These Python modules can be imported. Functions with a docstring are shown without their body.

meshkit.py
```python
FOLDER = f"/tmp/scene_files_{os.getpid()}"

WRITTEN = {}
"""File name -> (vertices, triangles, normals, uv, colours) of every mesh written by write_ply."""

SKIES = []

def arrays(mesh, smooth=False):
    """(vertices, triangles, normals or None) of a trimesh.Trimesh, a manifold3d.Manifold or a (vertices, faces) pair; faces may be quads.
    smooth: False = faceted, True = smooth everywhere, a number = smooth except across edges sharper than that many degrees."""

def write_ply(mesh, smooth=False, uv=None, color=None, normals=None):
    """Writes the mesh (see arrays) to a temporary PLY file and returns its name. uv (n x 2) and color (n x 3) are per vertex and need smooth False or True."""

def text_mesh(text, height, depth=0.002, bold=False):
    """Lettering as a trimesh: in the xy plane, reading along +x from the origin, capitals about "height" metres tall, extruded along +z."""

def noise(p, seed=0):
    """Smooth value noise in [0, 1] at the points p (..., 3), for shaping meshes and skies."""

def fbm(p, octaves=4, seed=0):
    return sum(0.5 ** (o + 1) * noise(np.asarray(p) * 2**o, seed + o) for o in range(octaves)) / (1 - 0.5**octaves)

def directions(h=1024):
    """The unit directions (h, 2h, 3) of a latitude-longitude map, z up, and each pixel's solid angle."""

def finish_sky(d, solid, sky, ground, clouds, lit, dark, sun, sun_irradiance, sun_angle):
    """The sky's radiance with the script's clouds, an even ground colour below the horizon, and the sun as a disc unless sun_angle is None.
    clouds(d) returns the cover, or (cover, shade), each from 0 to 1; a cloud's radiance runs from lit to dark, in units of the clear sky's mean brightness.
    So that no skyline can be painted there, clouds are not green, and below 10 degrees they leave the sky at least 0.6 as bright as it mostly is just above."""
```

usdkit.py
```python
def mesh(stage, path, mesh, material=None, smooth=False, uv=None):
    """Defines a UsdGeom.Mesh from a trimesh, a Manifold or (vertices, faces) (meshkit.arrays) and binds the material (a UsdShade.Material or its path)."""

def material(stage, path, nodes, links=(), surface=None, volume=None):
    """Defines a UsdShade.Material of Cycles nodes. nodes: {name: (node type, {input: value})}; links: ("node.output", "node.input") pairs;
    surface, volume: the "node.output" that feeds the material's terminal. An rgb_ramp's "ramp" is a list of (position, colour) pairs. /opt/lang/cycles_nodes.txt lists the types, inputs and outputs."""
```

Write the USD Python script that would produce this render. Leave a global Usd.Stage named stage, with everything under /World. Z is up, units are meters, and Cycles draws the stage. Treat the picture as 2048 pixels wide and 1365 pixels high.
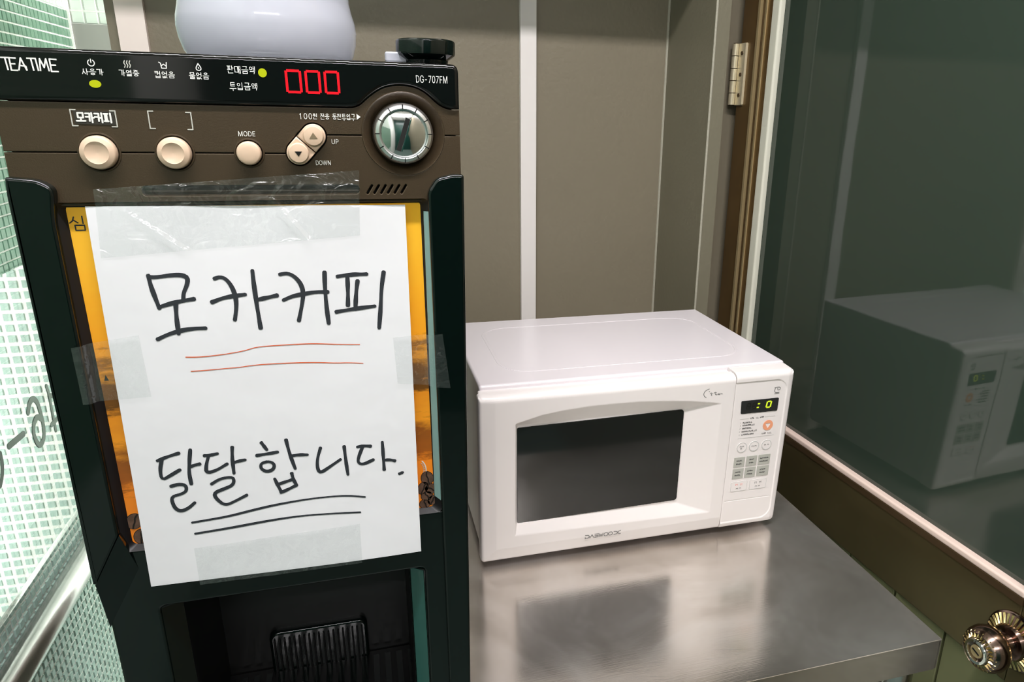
import math, random
import numpy as np, trimesh, usdkit, meshkit
import mapbox_earcut as earcut
from shapely.geometry import Polygon, LineString, Point, box as sbox
from shapely.ops import unary_union
from pxr import Usd, UsdGeom, UsdLux, UsdShade, Gf, Sdf, Vt

random.seed(7); RNG = np.random.default_rng(7)
stage = Usd.Stage.CreateInMemory()
UsdGeom.SetStageUpAxis(stage, 'Z'); UsdGeom.SetStageMetersPerUnit(stage, 1.0)
UsdGeom.Xform.Define(stage, '/World'); UsdGeom.Scope.Define(stage, '/World/Looks')
stage.SetDefaultPrim(stage.GetPrimAtPath('/World'))

# ------------------------------------------------------------------ camera
YAW, PITCH, ROLL = math.radians(16.664), math.radians(18.356), math.radians(-1.190)
EYE = np.array([0.1286, -0.5636, 1.3946]); FPX, CX, CY = 1437.2, 1149.5, 705.3
fwd = np.array([math.sin(YAW)*math.cos(PITCH), math.cos(YAW)*math.cos(PITCH), -math.sin(PITCH)])
r0 = np.array([math.cos(YAW), -math.sin(YAW), 0]); d0_ = np.cross(fwd, r0)
right = math.cos(ROLL)*r0 + math.sin(ROLL)*d0_; down = -math.sin(ROLL)*r0 + math.cos(ROLL)*d0_
cam = UsdGeom.Camera.Define(stage, '/World/camera')
mm = Gf.Matrix4d(*right, 0, *(-down), 0, *(-fwd), 0, *EYE, 1)
cam.AddTransformOp().Set(mm)
cam.CreateHorizontalApertureAttr(36.0); cam.CreateVerticalApertureAttr(36.0*1365/2048)
cam.CreateFocalLengthAttr(FPX/2048*36)
cam.CreateHorizontalApertureOffsetAttr(-(CX-1024)/2048*36)
cam.CreateVerticalApertureOffsetAttr((CY-682.5)/2048*36)
cam.CreateClippingRangeAttr(Gf.Vec2f(0.01, 100))
cam.CreateExposureAttr(-0.28)

# ------------------------------------------------------------------ lights
def rect_light(name, loc, w, h, power, color, rot=(0, 0, 0)):
    l = UsdLux.RectLight.Define(stage, '/World/' + name)
    l.AddTranslateOp().Set(Gf.Vec3d(*loc)); l.AddRotateXYZOp().Set(Gf.Vec3f(*rot))
    l.CreateWidthAttr(w); l.CreateHeightAttr(h); l.CreateIntensityAttr(power); l.CreateColorAttr(Gf.Vec3f(*color))
    return l
rect_light('ceiling_lamp_light', (0.22, -0.35, 2.36), 1.16, 0.06, 180.0, (1.0, 0.96, 0.972))
rect_light('rear_lamp_light', (0.22, -1.95, 2.36), 1.16, 0.12, 80.0, (1.0, 0.965, 0.972))
rect_light('added_passage_light', (0.30, 0.962, 1.10), 0.06, 1.70, 125.0, (1.0, 0.97, 0.95), (90, 0, 0))  # added unseen light that brightens the end wall mirrored in the glass

# ------------------------------------------------------------------ naming and prims
USED = {}
def free(path):
    n = USED.get(path, 0); USED[path] = n + 1
    return path if n == 0 else f'{path}_{n:03d}'
def tag(p, label=None, cat=None, group=None, kind=None):
    for k, v in (('label', label), ('category', cat), ('group', group), ('kind', kind)):
        if v: p.SetCustomDataByKey(k, v)
    return p
def thing(name, label, cat, loc=(0, 0, 0), group=None):
    x = UsdGeom.Xform.Define(stage, free('/World/' + name)); x.AddTranslateOp().Set(Gf.Vec3d(*map(float, loc)))
    p = x.GetPrim(); p.SetCustomDataByKey('_o', Gf.Vec3d(*map(float, loc)))
    return tag(p, label, cat, group)
ORIG = {}
def obj(name, mesh, mat, parent=None, smooth=35, **kw):
    """mesh given in world coordinates; stored relative to the thing's base"""
    base = str(parent.GetPath()) if parent is not None else '/World'
    m = mesh.copy(); o = ORIG.get(base.split('/')[2] if base != '/World' else '', None)
    if o is not None: m.vertices = m.vertices - o
    p = usdkit.mesh(stage, free(base + '/' + name), m, MATS[mat], smooth).GetPrim()
    return tag(p, **kw)
def new_thing(name, label, cat, loc, group=None):
    p = thing(name, label, cat, loc, group); p.ClearCustomDataByKey('_o')
    ORIG[p.GetName()] = np.array(loc, float); return p
def struct(name, mesh, mat, label=None, smooth=35, parent=None):
    return obj(name, mesh, mat, parent, smooth, label=label, kind='structure' if parent is None else None)

# ------------------------------------------------------------------ mesh helpers
cat = trimesh.util.concatenate
def bx(x0, y0, z0, x1, y1, z1):
    return trimesh.creation.box(bounds=[(min(x0, x1), min(y0, y1), min(z0, z1)), (max(x0, x1), max(y0, y1), max(z0, z1))])
def rbox(x0, y0, z0, x1, y1, z1, r):
    import manifold3d as m3
    n = max(8, 16); sp = m3.Manifold.sphere(r, n)
    pts = [sp.translate((x, y, z)) for x in (x0+r, x1-r) for y in (y0+r, y1-r) for z in (z0+r, z1-r)]
    h = m3.Manifold.batch_hull(pts).to_mesh()
    return trimesh.Trimesh(h.vert_properties[:, :3], h.tri_verts, process=False)
def xf(mesh, M):
    m = mesh.copy(); v = np.asarray(m.vertices) @ M[:3, :3].T + M[:3, 3]; f = np.asarray(m.faces)
    if np.linalg.det(M[:3, :3]) < 0: f = f[:, ::-1]
    return trimesh.Trimesh(v, f, process=False)
def move(mesh, d):
    m = mesh.copy(); m.vertices = m.vertices + np.asarray(d, float); return m
def rrect(x0, z0, x1, z1, r, n=6):
    P = []
    for cx, cz, a in ((x1-r, z0+r, -90), (x1-r, z1-r, 0), (x0+r, z1-r, 90), (x0+r, z0+r, 180)):
        for k in range(n+1):
            t = math.radians(a + 90*k/n); P.append((cx + r*math.cos(t), cz + r*math.sin(t)))
    return P
def circ(cx, cz, r, n=48):
    return [(cx + r*math.cos(2*math.pi*k/n), cz + r*math.sin(2*math.pi*k/n)) for k in range(n)]
def roundpoly(pts, r, n=5):
    P = np.asarray(pts, float); out = []; N = len(P); rr = r if np.ndim(r) else [r]*N
    for i in range(N):
        a, b, c = P[i-1], P[i], P[(i+1) % N]; u = a-b; v = c-b; lu, lv = np.linalg.norm(u), np.linalg.norm(v)
        k = min(rr[i], lu*.45, lv*.45)
        if k <= 0: out.append(tuple(b)); continue
        p, q = b + u/lu*k, b + v/lv*k
        for t in np.linspace(0, 1, n+1): out.append(tuple((1-t)**2*p + 2*t*(1-t)*b + t*t*q))
    return out
def ring_fix(c, ccw):
    c = np.asarray(c, float)[:, :2]
    if np.allclose(c[0], c[-1]): c = c[:-1]
    keep = np.linalg.norm(c - np.roll(c, 1, 0), axis=1) > 1e-7; c = c[keep]
    a = np.sum(c[:, 0]*np.roll(c[:, 1], -1) - np.roll(c[:, 0], -1)*c[:, 1])
    return c if (a > 0) == ccw else c[::-1]
def inset(c, b):
    p, n = np.roll(c, 1, 0), np.roll(c, -1, 0)
    d1 = c-p; d1 /= np.linalg.norm(d1, axis=1, keepdims=True); d2 = n-c; d2 /= np.linalg.norm(d2, axis=1, keepdims=True)
    n1 = np.stack([-d1[:, 1], d1[:, 0]], 1); n2 = np.stack([-d2[:, 1], d2[:, 0]], 1)
    m = n1+n2; k = np.maximum((m*n1).sum(1, keepdims=True), .5); return c + m/k*b
def plate(poly, yf, yb, b=0.0, n=3):
    """upright plate facing -y: shapely polygon(s) in (x, z), front at yf, back at yb, front edge rounded by b"""
    if not hasattr(poly, 'geom_type'): poly = Polygon(poly)
    polys = list(getattr(poly, 'geoms', [poly])); ms = []
    for g in polys:
        if g.area < 1e-12: continue
        rings = [ring_fix(g.exterior.coords, True)] + [ring_fix(h.coords, False) for h in g.interiors]
        lay = [(inset_all(rings, b*(1-math.sin(t))), yf + b*(1-math.cos(t))) for t in np.linspace(0, math.pi/2, n+1)] if b > 0 else [(rings, yf)]
        lay.append((rings, yb))
        sizes = [len(r) for r in rings]; tot = sum(sizes); V = []; F = []
        for rs, y in lay:
            a = np.vstack(rs); V.append(np.stack([a[:, 0], np.full(tot, y), a[:, 1]], 1))
        tri = earcut.triangulate_float64(np.vstack(lay[0][0]), np.cumsum(sizes).astype(np.uint32)).reshape(-1, 3).astype(int)
        T = np.vstack(lay[0][0])[tri]; ar = (T[:, 1, 0]-T[:, 0, 0])*(T[:, 2, 1]-T[:, 0, 1])-(T[:, 1, 1]-T[:, 0, 1])*(T[:, 2, 0]-T[:, 0, 0])
        tri[ar < 0] = tri[ar < 0][:, ::-1]
        L_n = len(lay); V.append(V[0].copy()); F.append(tri + tot*L_n); F.append(tri[:, ::-1] + tot*(L_n-1))
        for k in range(len(lay)-1):
            o = 0
            for s in sizes:
                i = np.arange(s); j = (i+1) % s; A, B, C, D = k*tot+o+i, k*tot+o+j, (k+1)*tot+o+j, (k+1)*tot+o+i
                F.append(np.stack([A, D, C], 1)); F.append(np.stack([A, C, B], 1)); o += s
        ms.append(trimesh.Trimesh(np.vstack(V), np.vstack(F), process=False))
    return cat(ms)
def inset_all(rings, b): return [inset(r, b) if b else r for r in rings]
def loft(rings3, close=False):
    """surface through equal-length closed rings of 3-D points"""
    R = [np.asarray(r, float) for r in rings3]; n = len(R[0]); F = []
    for k in range(len(R)-1):
        i = np.arange(n); j = (i+1) % n
        F += [np.stack([k*n+i, k*n+j, (k+1)*n+j], 1), np.stack([k*n+i, (k+1)*n+j, (k+1)*n+i], 1)]
    return trimesh.Trimesh(np.vstack(R), np.vstack(F), process=False)
def ringxz(pts, y): return [(p[0], y, p[1]) for p in pts]
def lathe(prof, n=48, mod=None):
    """prof: (r, h) pairs; axis +z; closed by its first and last points when r = 0"""
    a = np.arange(n)*2*math.pi/n; V = []
    for q in prof:
        r, h = q[0], q[1]; k = 1.0 if (mod is None or len(q) < 3) else (1 + q[2]*mod(a))
        V.append(np.stack([r*k*np.cos(a), r*k*np.sin(a), np.full(n, h)], 1))
    m = loft(V); return m
def to_y(m, cx, y, cz):
    """lathe axis +z -> world -y (towards the viewer) at (cx, y, cz)"""
    M = np.eye(4); M[:3, :3] = [[1, 0, 0], [0, 0, -1], [0, 1, 0]]; M[:3, 3] = (cx, y, cz); return xf(m, M)
def strokes(lines, w, y0, t=0.0002, cap='round'):
    g = unary_union([LineString(l).buffer(w/2, cap_style={'round': 1, 'flat': 2, 'square': 3}[cap], quad_segs=4) if len(l) > 1 else Point(l[0]).buffer(w/2) for l in lines])
    return plate(g.simplify(w*.02), y0, y0+t)
def smoothline(l, k=4):
    p = np.asarray(l, float)
    for _ in range(2):
        if len(p) < 3: break
        q = [p[0]]
        for a, b in zip(p[:-1], p[1:]): q += [a*.75+b*.25, a*.25+b*.75]
        q.append(p[-1]); p = np.array(q)
    return [tuple(x) for x in p]
def tube(p0, p1, r, n=24):
    return trimesh.creation.cylinder(radius=r, segment=[p0, p1], sections=n)
def latin(text, x0, z0, x1, z1, y0, t=0.0002, bold=False):
    m = meshkit.text_mesh(text, 0.01, t, bold); lo, hi = m.bounds; v = np.array(m.vertices)
    X = x0 + (v[:, 0]-lo[0])/(hi[0]-lo[0])*(x1-x0); Z = z0 + (v[:, 1]-lo[1])/(hi[1]-lo[1])*(z1-z0)
    return trimesh.Trimesh(np.stack([X, y0 + t - v[:, 2], Z], 1), np.asarray(m.faces), process=False)

# Hangul drawn with strokes: jamo in unit boxes, arranged by the syllable's kind of vowel
O_ = [(.5+.42*math.cos(t), .5+.42*math.sin(t)) for t in np.linspace(0, 2*math.pi, 17)]
JAMO = {'ㄱ': [[(0, 1), (1, 1), (.85, 0)]], 'ㄴ': [[(0, 1), (0, 0), (1, .05)]], 'ㄷ': [[(1, 1), (0, 1), (0, 0), (1, 0)]],
 'ㄹ': [[(0, 1), (1, 1), (1, .5), (0, .5), (0, 0), (1, 0)]], 'ㅁ': [[(0, 0), (0, 1), (1, 1), (1, 0), (0, 0)]],
 'ㅂ': [[(0, 1), (0, 0), (1, 0), (1, 1)], [(0, .5), (1, .5)]], 'ㅅ': [[(.5, 1), (.4, .5), (0, 0)], [(.45, .6), (1, 0)]],
 'ㅇ': [O_], 'ㅈ': [[(0, 1), (1, 1)], [(.55, 1), (.4, .5), (0, 0)], [(.5, .6), (1, 0)]],
 'ㅋ': [[(0, 1), (1, 1), (.85, 0)], [(0, .55), (.95, .55)]], 'ㅌ': [[(1, 1), (0, 1), (0, 0), (1, 0)], [(0, .5), (1, .5)]],
 'ㅍ': [[(0, 1), (1, 1)], [(0, 0), (1, 0)], [(.3, 1), (.3, 0)], [(.7, 1), (.7, 0)]], 'ㅎ': [[(.5, 1.1), (.5, .9)], [(0, .75), (1, .75)], [(.5+.3*math.cos(t), .3+.3*math.sin(t)) for t in np.linspace(0, 2*math.pi, 13)]]}
JAMO['ㅄ'] = [[(x*.45, z) for x, z in l] for l in JAMO['ㅂ']] + [[(.55+x*.45, z) for x, z in l] for l in JAMO['ㅅ']]
CHO = 'ㄱㄲㄴㄷㄸㄹㅁㅂㅃㅅㅆㅇㅈㅉㅊㅋㅌㅍㅎ'; JUNG = 'ㅏㅐㅑㅒㅓㅔㅕㅖㅗㅘㅙㅚㅛㅜㅝㅞㅟㅠㅡㅢㅣ'
JONG = ['', 'ㄱ', 'ㄲ', 'ㄳ', 'ㄴ', 'ㄵ', 'ㄶ', 'ㄷ', 'ㄹ', 'ㄺ', 'ㄻ', 'ㄼ', 'ㄽ', 'ㄾ', 'ㄿ', 'ㅀ', 'ㅁ', 'ㅂ', 'ㅄ', 'ㅅ', 'ㅆ', 'ㅇ', 'ㅈ', 'ㅊ', 'ㅋ', 'ㅌ', 'ㅍ', 'ㅎ']
def syllable(ch):
    c = ord(ch) - 0xAC00; a, v, f = CHO[c//588], JUNG[c % 588//28], JONG[c % 28]; L = []
    put = lambda j, x0, z0, x1, z1: L.extend([[(x0+(x1-x0)*p, z0+(z1-z0)*q) for p, q in l] for l in JAMO[j]])
    lo = .42 if f else 0.0
    H = lambda t: lo + t*(1-lo)
    if v in 'ㅏㅐㅓㅕㅣ':
        put(a, .05, H(.15), .52, H(.95))
        if v == 'ㅏ': L += [[(.75, H(1)), (.75, H(0))], [(.75, H(.5)), (.98, H(.5))]]
        if v == 'ㅐ': L += [[(.68, H(1)), (.68, H(0))], [(.9, H(1)), (.9, H(0))], [(.68, H(.5)), (.9, H(.5))]]
        if v == 'ㅓ': L += [[(.85, H(1)), (.85, H(0))], [(.62, H(.5)), (.85, H(.5))]]
        if v == 'ㅕ': L += [[(.85, H(1)), (.85, H(0))], [(.6, H(.68)), (.85, H(.68))], [(.6, H(.4)), (.85, H(.4))]]
        if v == 'ㅣ': L += [[(.82, H(1)), (.82, H(0))]]
    elif v == 'ㅝ':
        put(a, .08, H(.55), .55, H(1)); L += [[(.02, H(.38)), (.62, H(.38))], [(.3, H(.38)), (.3, H(.1))], [(.88, H(1)), (.88, H(0))], [(.66, H(.2)), (.88, H(.2))]]
    else:
        put(a, .2, H(.5), .8, H(1)); L += [[(0, H(.15)), (1, H(.15))]]
        if v == 'ㅗ': L += [[(.5, H(.45)), (.5, H(.15))]]
        if v == 'ㅜ': L += [[(.5, H(.15)), (.5, H(-.15))]]
    if f: put(f, .15, 0, .85, .3)
    return L
def hangul(text, x0, z0, x1, z1, y0, w, gap=.15):
    n = sum(.5 if c == ' ' else 1 for c in text); cw = (x1-x0)/(n + gap*(len(text)-1)); x = x0; L = []
    for c in text:
        if c == ' ': x += cw*(.5+gap); continue
        if c.isdigit():
            d = {'1': [[(.3, .8), (.5, 1), (.5, 0)]], '0': [[(.5+.35*math.cos(t), .5+.5*math.sin(t)) for t in np.linspace(0, 2*math.pi, 15)]]}[c]
        else: d = syllable(c)
        L += [[(x + p*cw, z0 + q*(z1-z0)) for p, q in l] for l in d]; x += cw*(1+gap)
    return strokes(L, w, y0)

# ------------------------------------------------------------------ materials
MATS = {}
def srgb(r, g, b): return tuple((c/255/12.92 if c <= 10 else ((c/255+.055)/1.055)**2.4) for c in (r, g, b))
def mat(name, nodes, links=(), surface='p.BSDF'):
    MATS[name] = usdkit.material(stage, '/World/Looks/' + name, nodes, links, surface); return name
def pm(name, color, rough=.5, metal=0, bump=None, vary=None, **kw):
    """principled; bump = (scale, distance); vary = (scale, amount): slight colour grain"""
    N = {'p': ('principled_bsdf', dict(base_color=color, roughness=rough, metallic=metal, **kw))}; L = []
    if bump or vary: N['tc'] = ('texture_coordinate', {})
    if bump:
        N['bn'] = ('noise_texture', dict(scale=bump[0], detail=3.0)); N['bu'] = ('bump', dict(distance=bump[1], strength=1.0))
        L += [('tc.object', 'bn.vector'), ('bn.fac', 'bu.height'), ('bu.normal', 'p.normal')]
    if vary:
        a = vary[1]; N['vn'] = ('noise_texture', dict(scale=vary[0], detail=4.0))
        N['vr'] = ('rgb_ramp', dict(ramp=[(.3, tuple(c*(1-a) for c in color)), (.7, tuple(min(1, c*(1+a)) for c in color))]))
        L += [('tc.object', 'vn.vector'), ('vn.fac', 'vr.fac'), ('vr.color', 'p.base_color')]
    return mat(name, N, L)
def glow(name, color, s): return mat(name, {'e': ('emission', dict(color=color, strength=s))}, (), 'e.emission')

pm('wall_paint', srgb(129, 121, 103), .40, bump=(110, .0005), vary=(3, .04))
pm('wall_paint_right', srgb(120, 115, 97), .45, bump=(110, .0005), vary=(4, .05))
pm('caulk', srgb(170, 166, 150), .5, bump=(200, .001))
pm('white_trim', srgb(235, 230, 226), .4)
pm('lit_trim', srgb(250, 236, 228), .4)  # lighter, pinker copy of white_trim; the stronger light is put into the colour
pm('dark_room', srgb(60, 70, 66), .6)
pm('ceiling_paint', srgb(232, 230, 226), .7)
pm('front_wall', srgb(20, 62, 54), .25)
pm('grout', srgb(236, 240, 234), .8)
pm('tile_green', srgb(112, 150, 128), .12, vary=(18, .14))
pm('tile_green_b', srgb(118, 155, 134), .12, vary=(18, .12))
pm('tile_green_c', srgb(106, 145, 123), .12, vary=(18, .12))
pm('tile_pale', srgb(214, 228, 217), .15, vary=(18, .06))
pm('tile_white', srgb(172, 197, 189), .2, vary=(18, .08))
pm('grey_band', srgb(150, 152, 146), .4, vary=(6, .04))
for nm_, c1, c2, c3 in (('floor_tile', srgb(84, 108, 100), srgb(76, 100, 92), srgb(120, 132, 126)), ('floor_pale', srgb(176, 200, 192), srgb(165, 190, 182), srgb(232, 238, 234))): mat(nm_, {'tc': ('texture_coordinate', {}), 'b': ('brick_texture', dict(offset=0.0, color1=c1, color2=c2, mortar=c3, scale=1.0, mortar_size=.0025, brick_width=.022, row_height=.022)), 'p': ('principled_bsdf', dict(roughness=.35))},
    [('tc.object', 'b.vector'), ('b.color', 'p.base_color')])
pm('black_gloss', srgb(6, 14, 12), .09, bump=(25, .0002), ior=1.5)
pm('black_satin', srgb(15, 14, 16), .5)
pm('pale_reflection', srgb(132, 164, 160), .2)  # reflection tone of the poster bevel, put into the colour
pm('teal_reflection', srgb(44, 88, 81), .25)  # teal reflection on the bay chamfer, put into the colour
pm('chrome_satin', (.92, .92, .93), .28, 1.0)
pm('black_matte', srgb(14, 14, 14), .35)
pm('black_void', srgb(6, 7, 6), .5)
pm('display_black', srgb(10, 10, 10), .06)
pm('panel_brown', srgb(68, 56, 41), .32, .25, bump=(900, .0001))
pm('cream_plastic', srgb(206, 180, 156), .32)
pm('cream_dark', srgb(120, 105, 80), .5)
pm('chrome', (.86, .87, .88), .06, 1.0)
pm('print_white', srgb(225, 225, 220), .5)
pm('print_dim', srgb(180, 180, 172), .5)
pm('sticker_dark', srgb(48, 44, 38), .4)
glow('led_red', (1.0, .018, .03), 1.25)
glow('led_green', (.72, .80, .02), 1.0)
glow('led_lime', (.78, .95, .04), 1.15)
pm('led_off', srgb(24, 26, 22), .4)
pm('paper', srgb(220, 220, 224), .75, bump=(14, .0010))
pm('ink', srgb(36, 40, 46), .55)
pm('ink_red', srgb(205, 92, 52), .6)
mat('tape', {'tc': ('texture_coordinate', {}), 'mp': ('mapping', dict(scale=(55., 55., 90.))), 'n': ('noise_texture', dict(scale=1.0, detail=2.0, distortion=1.2)), 'bu': ('bump', dict(distance=.004, strength=.5)),
    't': ('transparent_bsdf', dict(color=(.99, .995, .993))), 'g': ('glossy_bsdf', dict(color=(1, 1, 1), roughness=.16)), 'd': ('diffuse_bsdf', dict(color=(.75, .8, .78))),
    'm': ('mix_closure', dict(fac=.012)), 'm2': ('mix_closure', dict(fac=.045))},
    [('tc.object', 'mp.vector'), ('mp.vector', 'n.vector'), ('n.fac', 'bu.height'), ('bu.normal', 'g.normal'), ('t.BSDF', 'm.closure1'), ('d.BSDF', 'm.closure2'), ('m.closure', 'm2.closure1'), ('g.BSDF', 'm2.closure2')], 'm2.closure')
# printed landscape on the poster: sky, tree line, field, as bands by height broken up with noise
mat('poster_print', {'tc': ('geometry', {}), 's': ('separate_xyz', {}), 'mp': ('mapping', dict(scale=(22., 22., 75.))), 'n': ('noise_texture', dict(scale=1.6, detail=6.0, roughness=.65)),
    'a': ('math', dict(math_type='multiply_add', value2=.05, value3=-.025)), 'z': ('math', dict(math_type='add')), 'r': ('map_range', dict(from_min=1.066, from_max=1.329, to_min=0.0, to_max=1.0)),
    'c': ('rgb_ramp', dict(ramp=[(0, srgb(250, 140, 34)), (.17, srgb(250, 142, 34)), (.20, srgb(168, 92, 28)), (.27, srgb(150, 86, 30)), (.33, srgb(248, 160, 40)), (.40, srgb(240, 150, 38)), (.43, srgb(110, 70, 26)), (.50, srgb(128, 80, 26)), (.545, srgb(240, 160, 40)), (.575, srgb(150, 96, 28)), (.60, srgb(255, 170, 40)), (.72, srgb(255, 178, 42)), (.88, srgb(255, 192, 52)), (1, srgb(255, 192, 50))])),
    'p': ('principled_bsdf', dict(roughness=.25))},
    [('tc.position', 's.vector'), ('tc.position', 'mp.vector'), ('mp.vector', 'n.vector'), ('n.fac', 'a.value1'), ('a.value', 'z.value1'), ('s.z', 'z.value2'), ('z.value', 'r.value'), ('r.result', 'c.fac'), ('c.color', 'p.base_color')])
pm('bean_print', srgb(96, 72, 58), .3, vary=(160, .4))
pm('bean_line', srgb(32, 22, 18), .4)
pm('abs_white', srgb(234, 228, 226), .30)
pm('painted_white', srgb(224, 218, 222), .22)
pm('window_glass', srgb(22, 25, 24), .08, ior=1.5)
pm('key_grey', srgb(178, 178, 170), .45)
pm('mark_grey', srgb(120, 120, 118), .5)
pm('mark_light', srgb(196, 196, 194), .5)
pm('mark_dark', srgb(70, 70, 70), .5)
pm('mark_orange', srgb(238, 162, 124), .5)
pm('mark_red', srgb(232, 150, 140), .5)
pm('lcd_bezel', srgb(38, 40, 40), .3)
pm('rubber', srgb(20, 20, 20), .7)
mat('steel', {'tc': ('texture_coordinate', {}), 'mp': ('mapping', dict(scale=(6., 130., 6.))), 'n': ('noise_texture', dict(scale=5.0, detail=5.0)), 'bu': ('bump', dict(distance=.00015, strength=.35)),
    'n2': ('noise_texture', dict(scale=5.5, detail=4.0, distortion=.8)), 'r': ('map_range', dict(from_min=.3, from_max=.7, to_min=.12, to_max=.23)), 'c': ('rgb_ramp', dict(ramp=[(.30, (.46, .415, .365)), (.5, (.68, .63, .58)), (.70, (.80, .765, .725))])),
    'p': ('principled_bsdf', dict(metallic=.88, anisotropic=.2))},
    [('tc.object', 'mp.vector'), ('mp.vector', 'n.vector'), ('n.fac', 'bu.height'), ('bu.normal', 'p.normal'), ('tc.object', 'n2.vector'), ('n2.fac', 'r.value'), ('r.result', 'p.roughness'), ('n2.fac', 'c.fac'), ('c.color', 'p.base_color')])
pm('steel_tube', (.62, .60, .59), .22, 1.0, vary=(20, .1))
pm('scratch', (.9, .88, .86), .25, 1.0)
pm('bronze', srgb(112, 88, 54), .36, .45, vary=(12, .10))
pm('bronze_light', srgb(206, 184, 138), .3, .6)
pm('bronze_dark', srgb(84, 66, 44), .4, .5)
pm('rail_metal', srgb(98, 88, 60), .3, .6, vary=(10, .10))
pm('board_metal', srgb(128, 130, 94), .38, .35, vary=(10, .08))
pm('gasket', srgb(214, 212, 196), .5)
pm('gasket_pink', srgb(226, 204, 192), .5)
pm('door_glass', srgb(50, 62, 53), .035, ior=1.65, bump=(4, .0004))
pm('hinge_metal', srgb(240, 228, 196), .3, .5)
pm('knob_metal', srgb(150, 128, 118), .16, 1.0)
pm('knob_flute', srgb(210, 184, 128), .22, 1.0)
mat('jug_plastic', {'d': ('diffuse_bsdf', dict(color=srgb(232, 235, 246))), 't': ('translucent_bsdf', dict(color=srgb(244, 244, 254))), 'g': ('glossy_bsdf', dict(color=(1, 1, 1), roughness=.12)), 'f': ('fresnel', dict(IOR=1.45)), 'm': ('mix_closure', dict(fac=.6)), 'm2': ('mix_closure', {})},
    [('d.BSDF', 'm.closure1'), ('t.BSDF', 'm.closure2'), ('m.closure', 'm2.closure1'), ('g.BSDF', 'm2.closure2'), ('f.fac', 'm2.fac')], 'm2.closure')
mat('balustrade_glass', {'t': ('transparent_bsdf', dict(color=(.93, .97, .95))), 'g': ('glossy_bsdf', dict(color=(.97, .99, .98), roughness=.004)), 'm': ('mix_closure', dict(fac=.54))},
    [('t.BSDF', 'm.closure1'), ('g.BSDF', 'm.closure2')], 'm.closure')
pm('glass_edge', srgb(150, 190, 170), .2)
pm('letter_green', srgb(84, 100, 88), .5)
pm('lamp_body', srgb(225, 225, 220), .5)

# ------------------------------------------------------------------ the room
W_B, W_T = .865, -.44           # niche back wall (y), tiled wall (x)
CORNER = 1.353                  # end wall of the passage (y)
struct('floor', bx(-.50, -2.7, -.05, 1.2, .86, 0), 'floor_tile', smooth=False)
struct('floor', bx(-.50, .86, -.05, 1.2, 1.45, 0), 'floor_pale', smooth=False)
struct('ceiling', bx(-.50, -2.7, 2.40, 1.2, 1.45, 2.45), 'ceiling_paint', smooth=False)
struct('wall_front', bx(-.50, -2.75, 0, 1.2, -2.70, 2.40), 'front_wall', smooth=False)
wb = struct('wall_back', bx(-.2426, W_B, 0, .808, W_B+.012, 2.40), 'wall_paint', label='grey-brown painted wall behind the microwave', smooth=False)
struct('wall_right', cat([bx(.80, -.14, 2.04, .92, .752, 2.40), bx(.808, .752, 0, .92, CORNER, 2.40)]), 'wall_paint', smooth=False)
struct('trim_1', bx(.4351, W_B-.012, 0, .4655, W_B, 2.40), 'white_trim', label='white vertical cover strip on the wall above the microwave', smooth=False)
struct('trim_2', bx(-.2264, W_B-.010, 0, -.185, W_B, 2.40), 'lit_trim', label='white vertical cover strip left of the water jug', smooth=False)
struct('wall_right_near', bx(.86, -2.7, 0, .92, -.14, 2.40), 'wall_paint', label='painted wall on the near side of the door', smooth=False)
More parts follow.
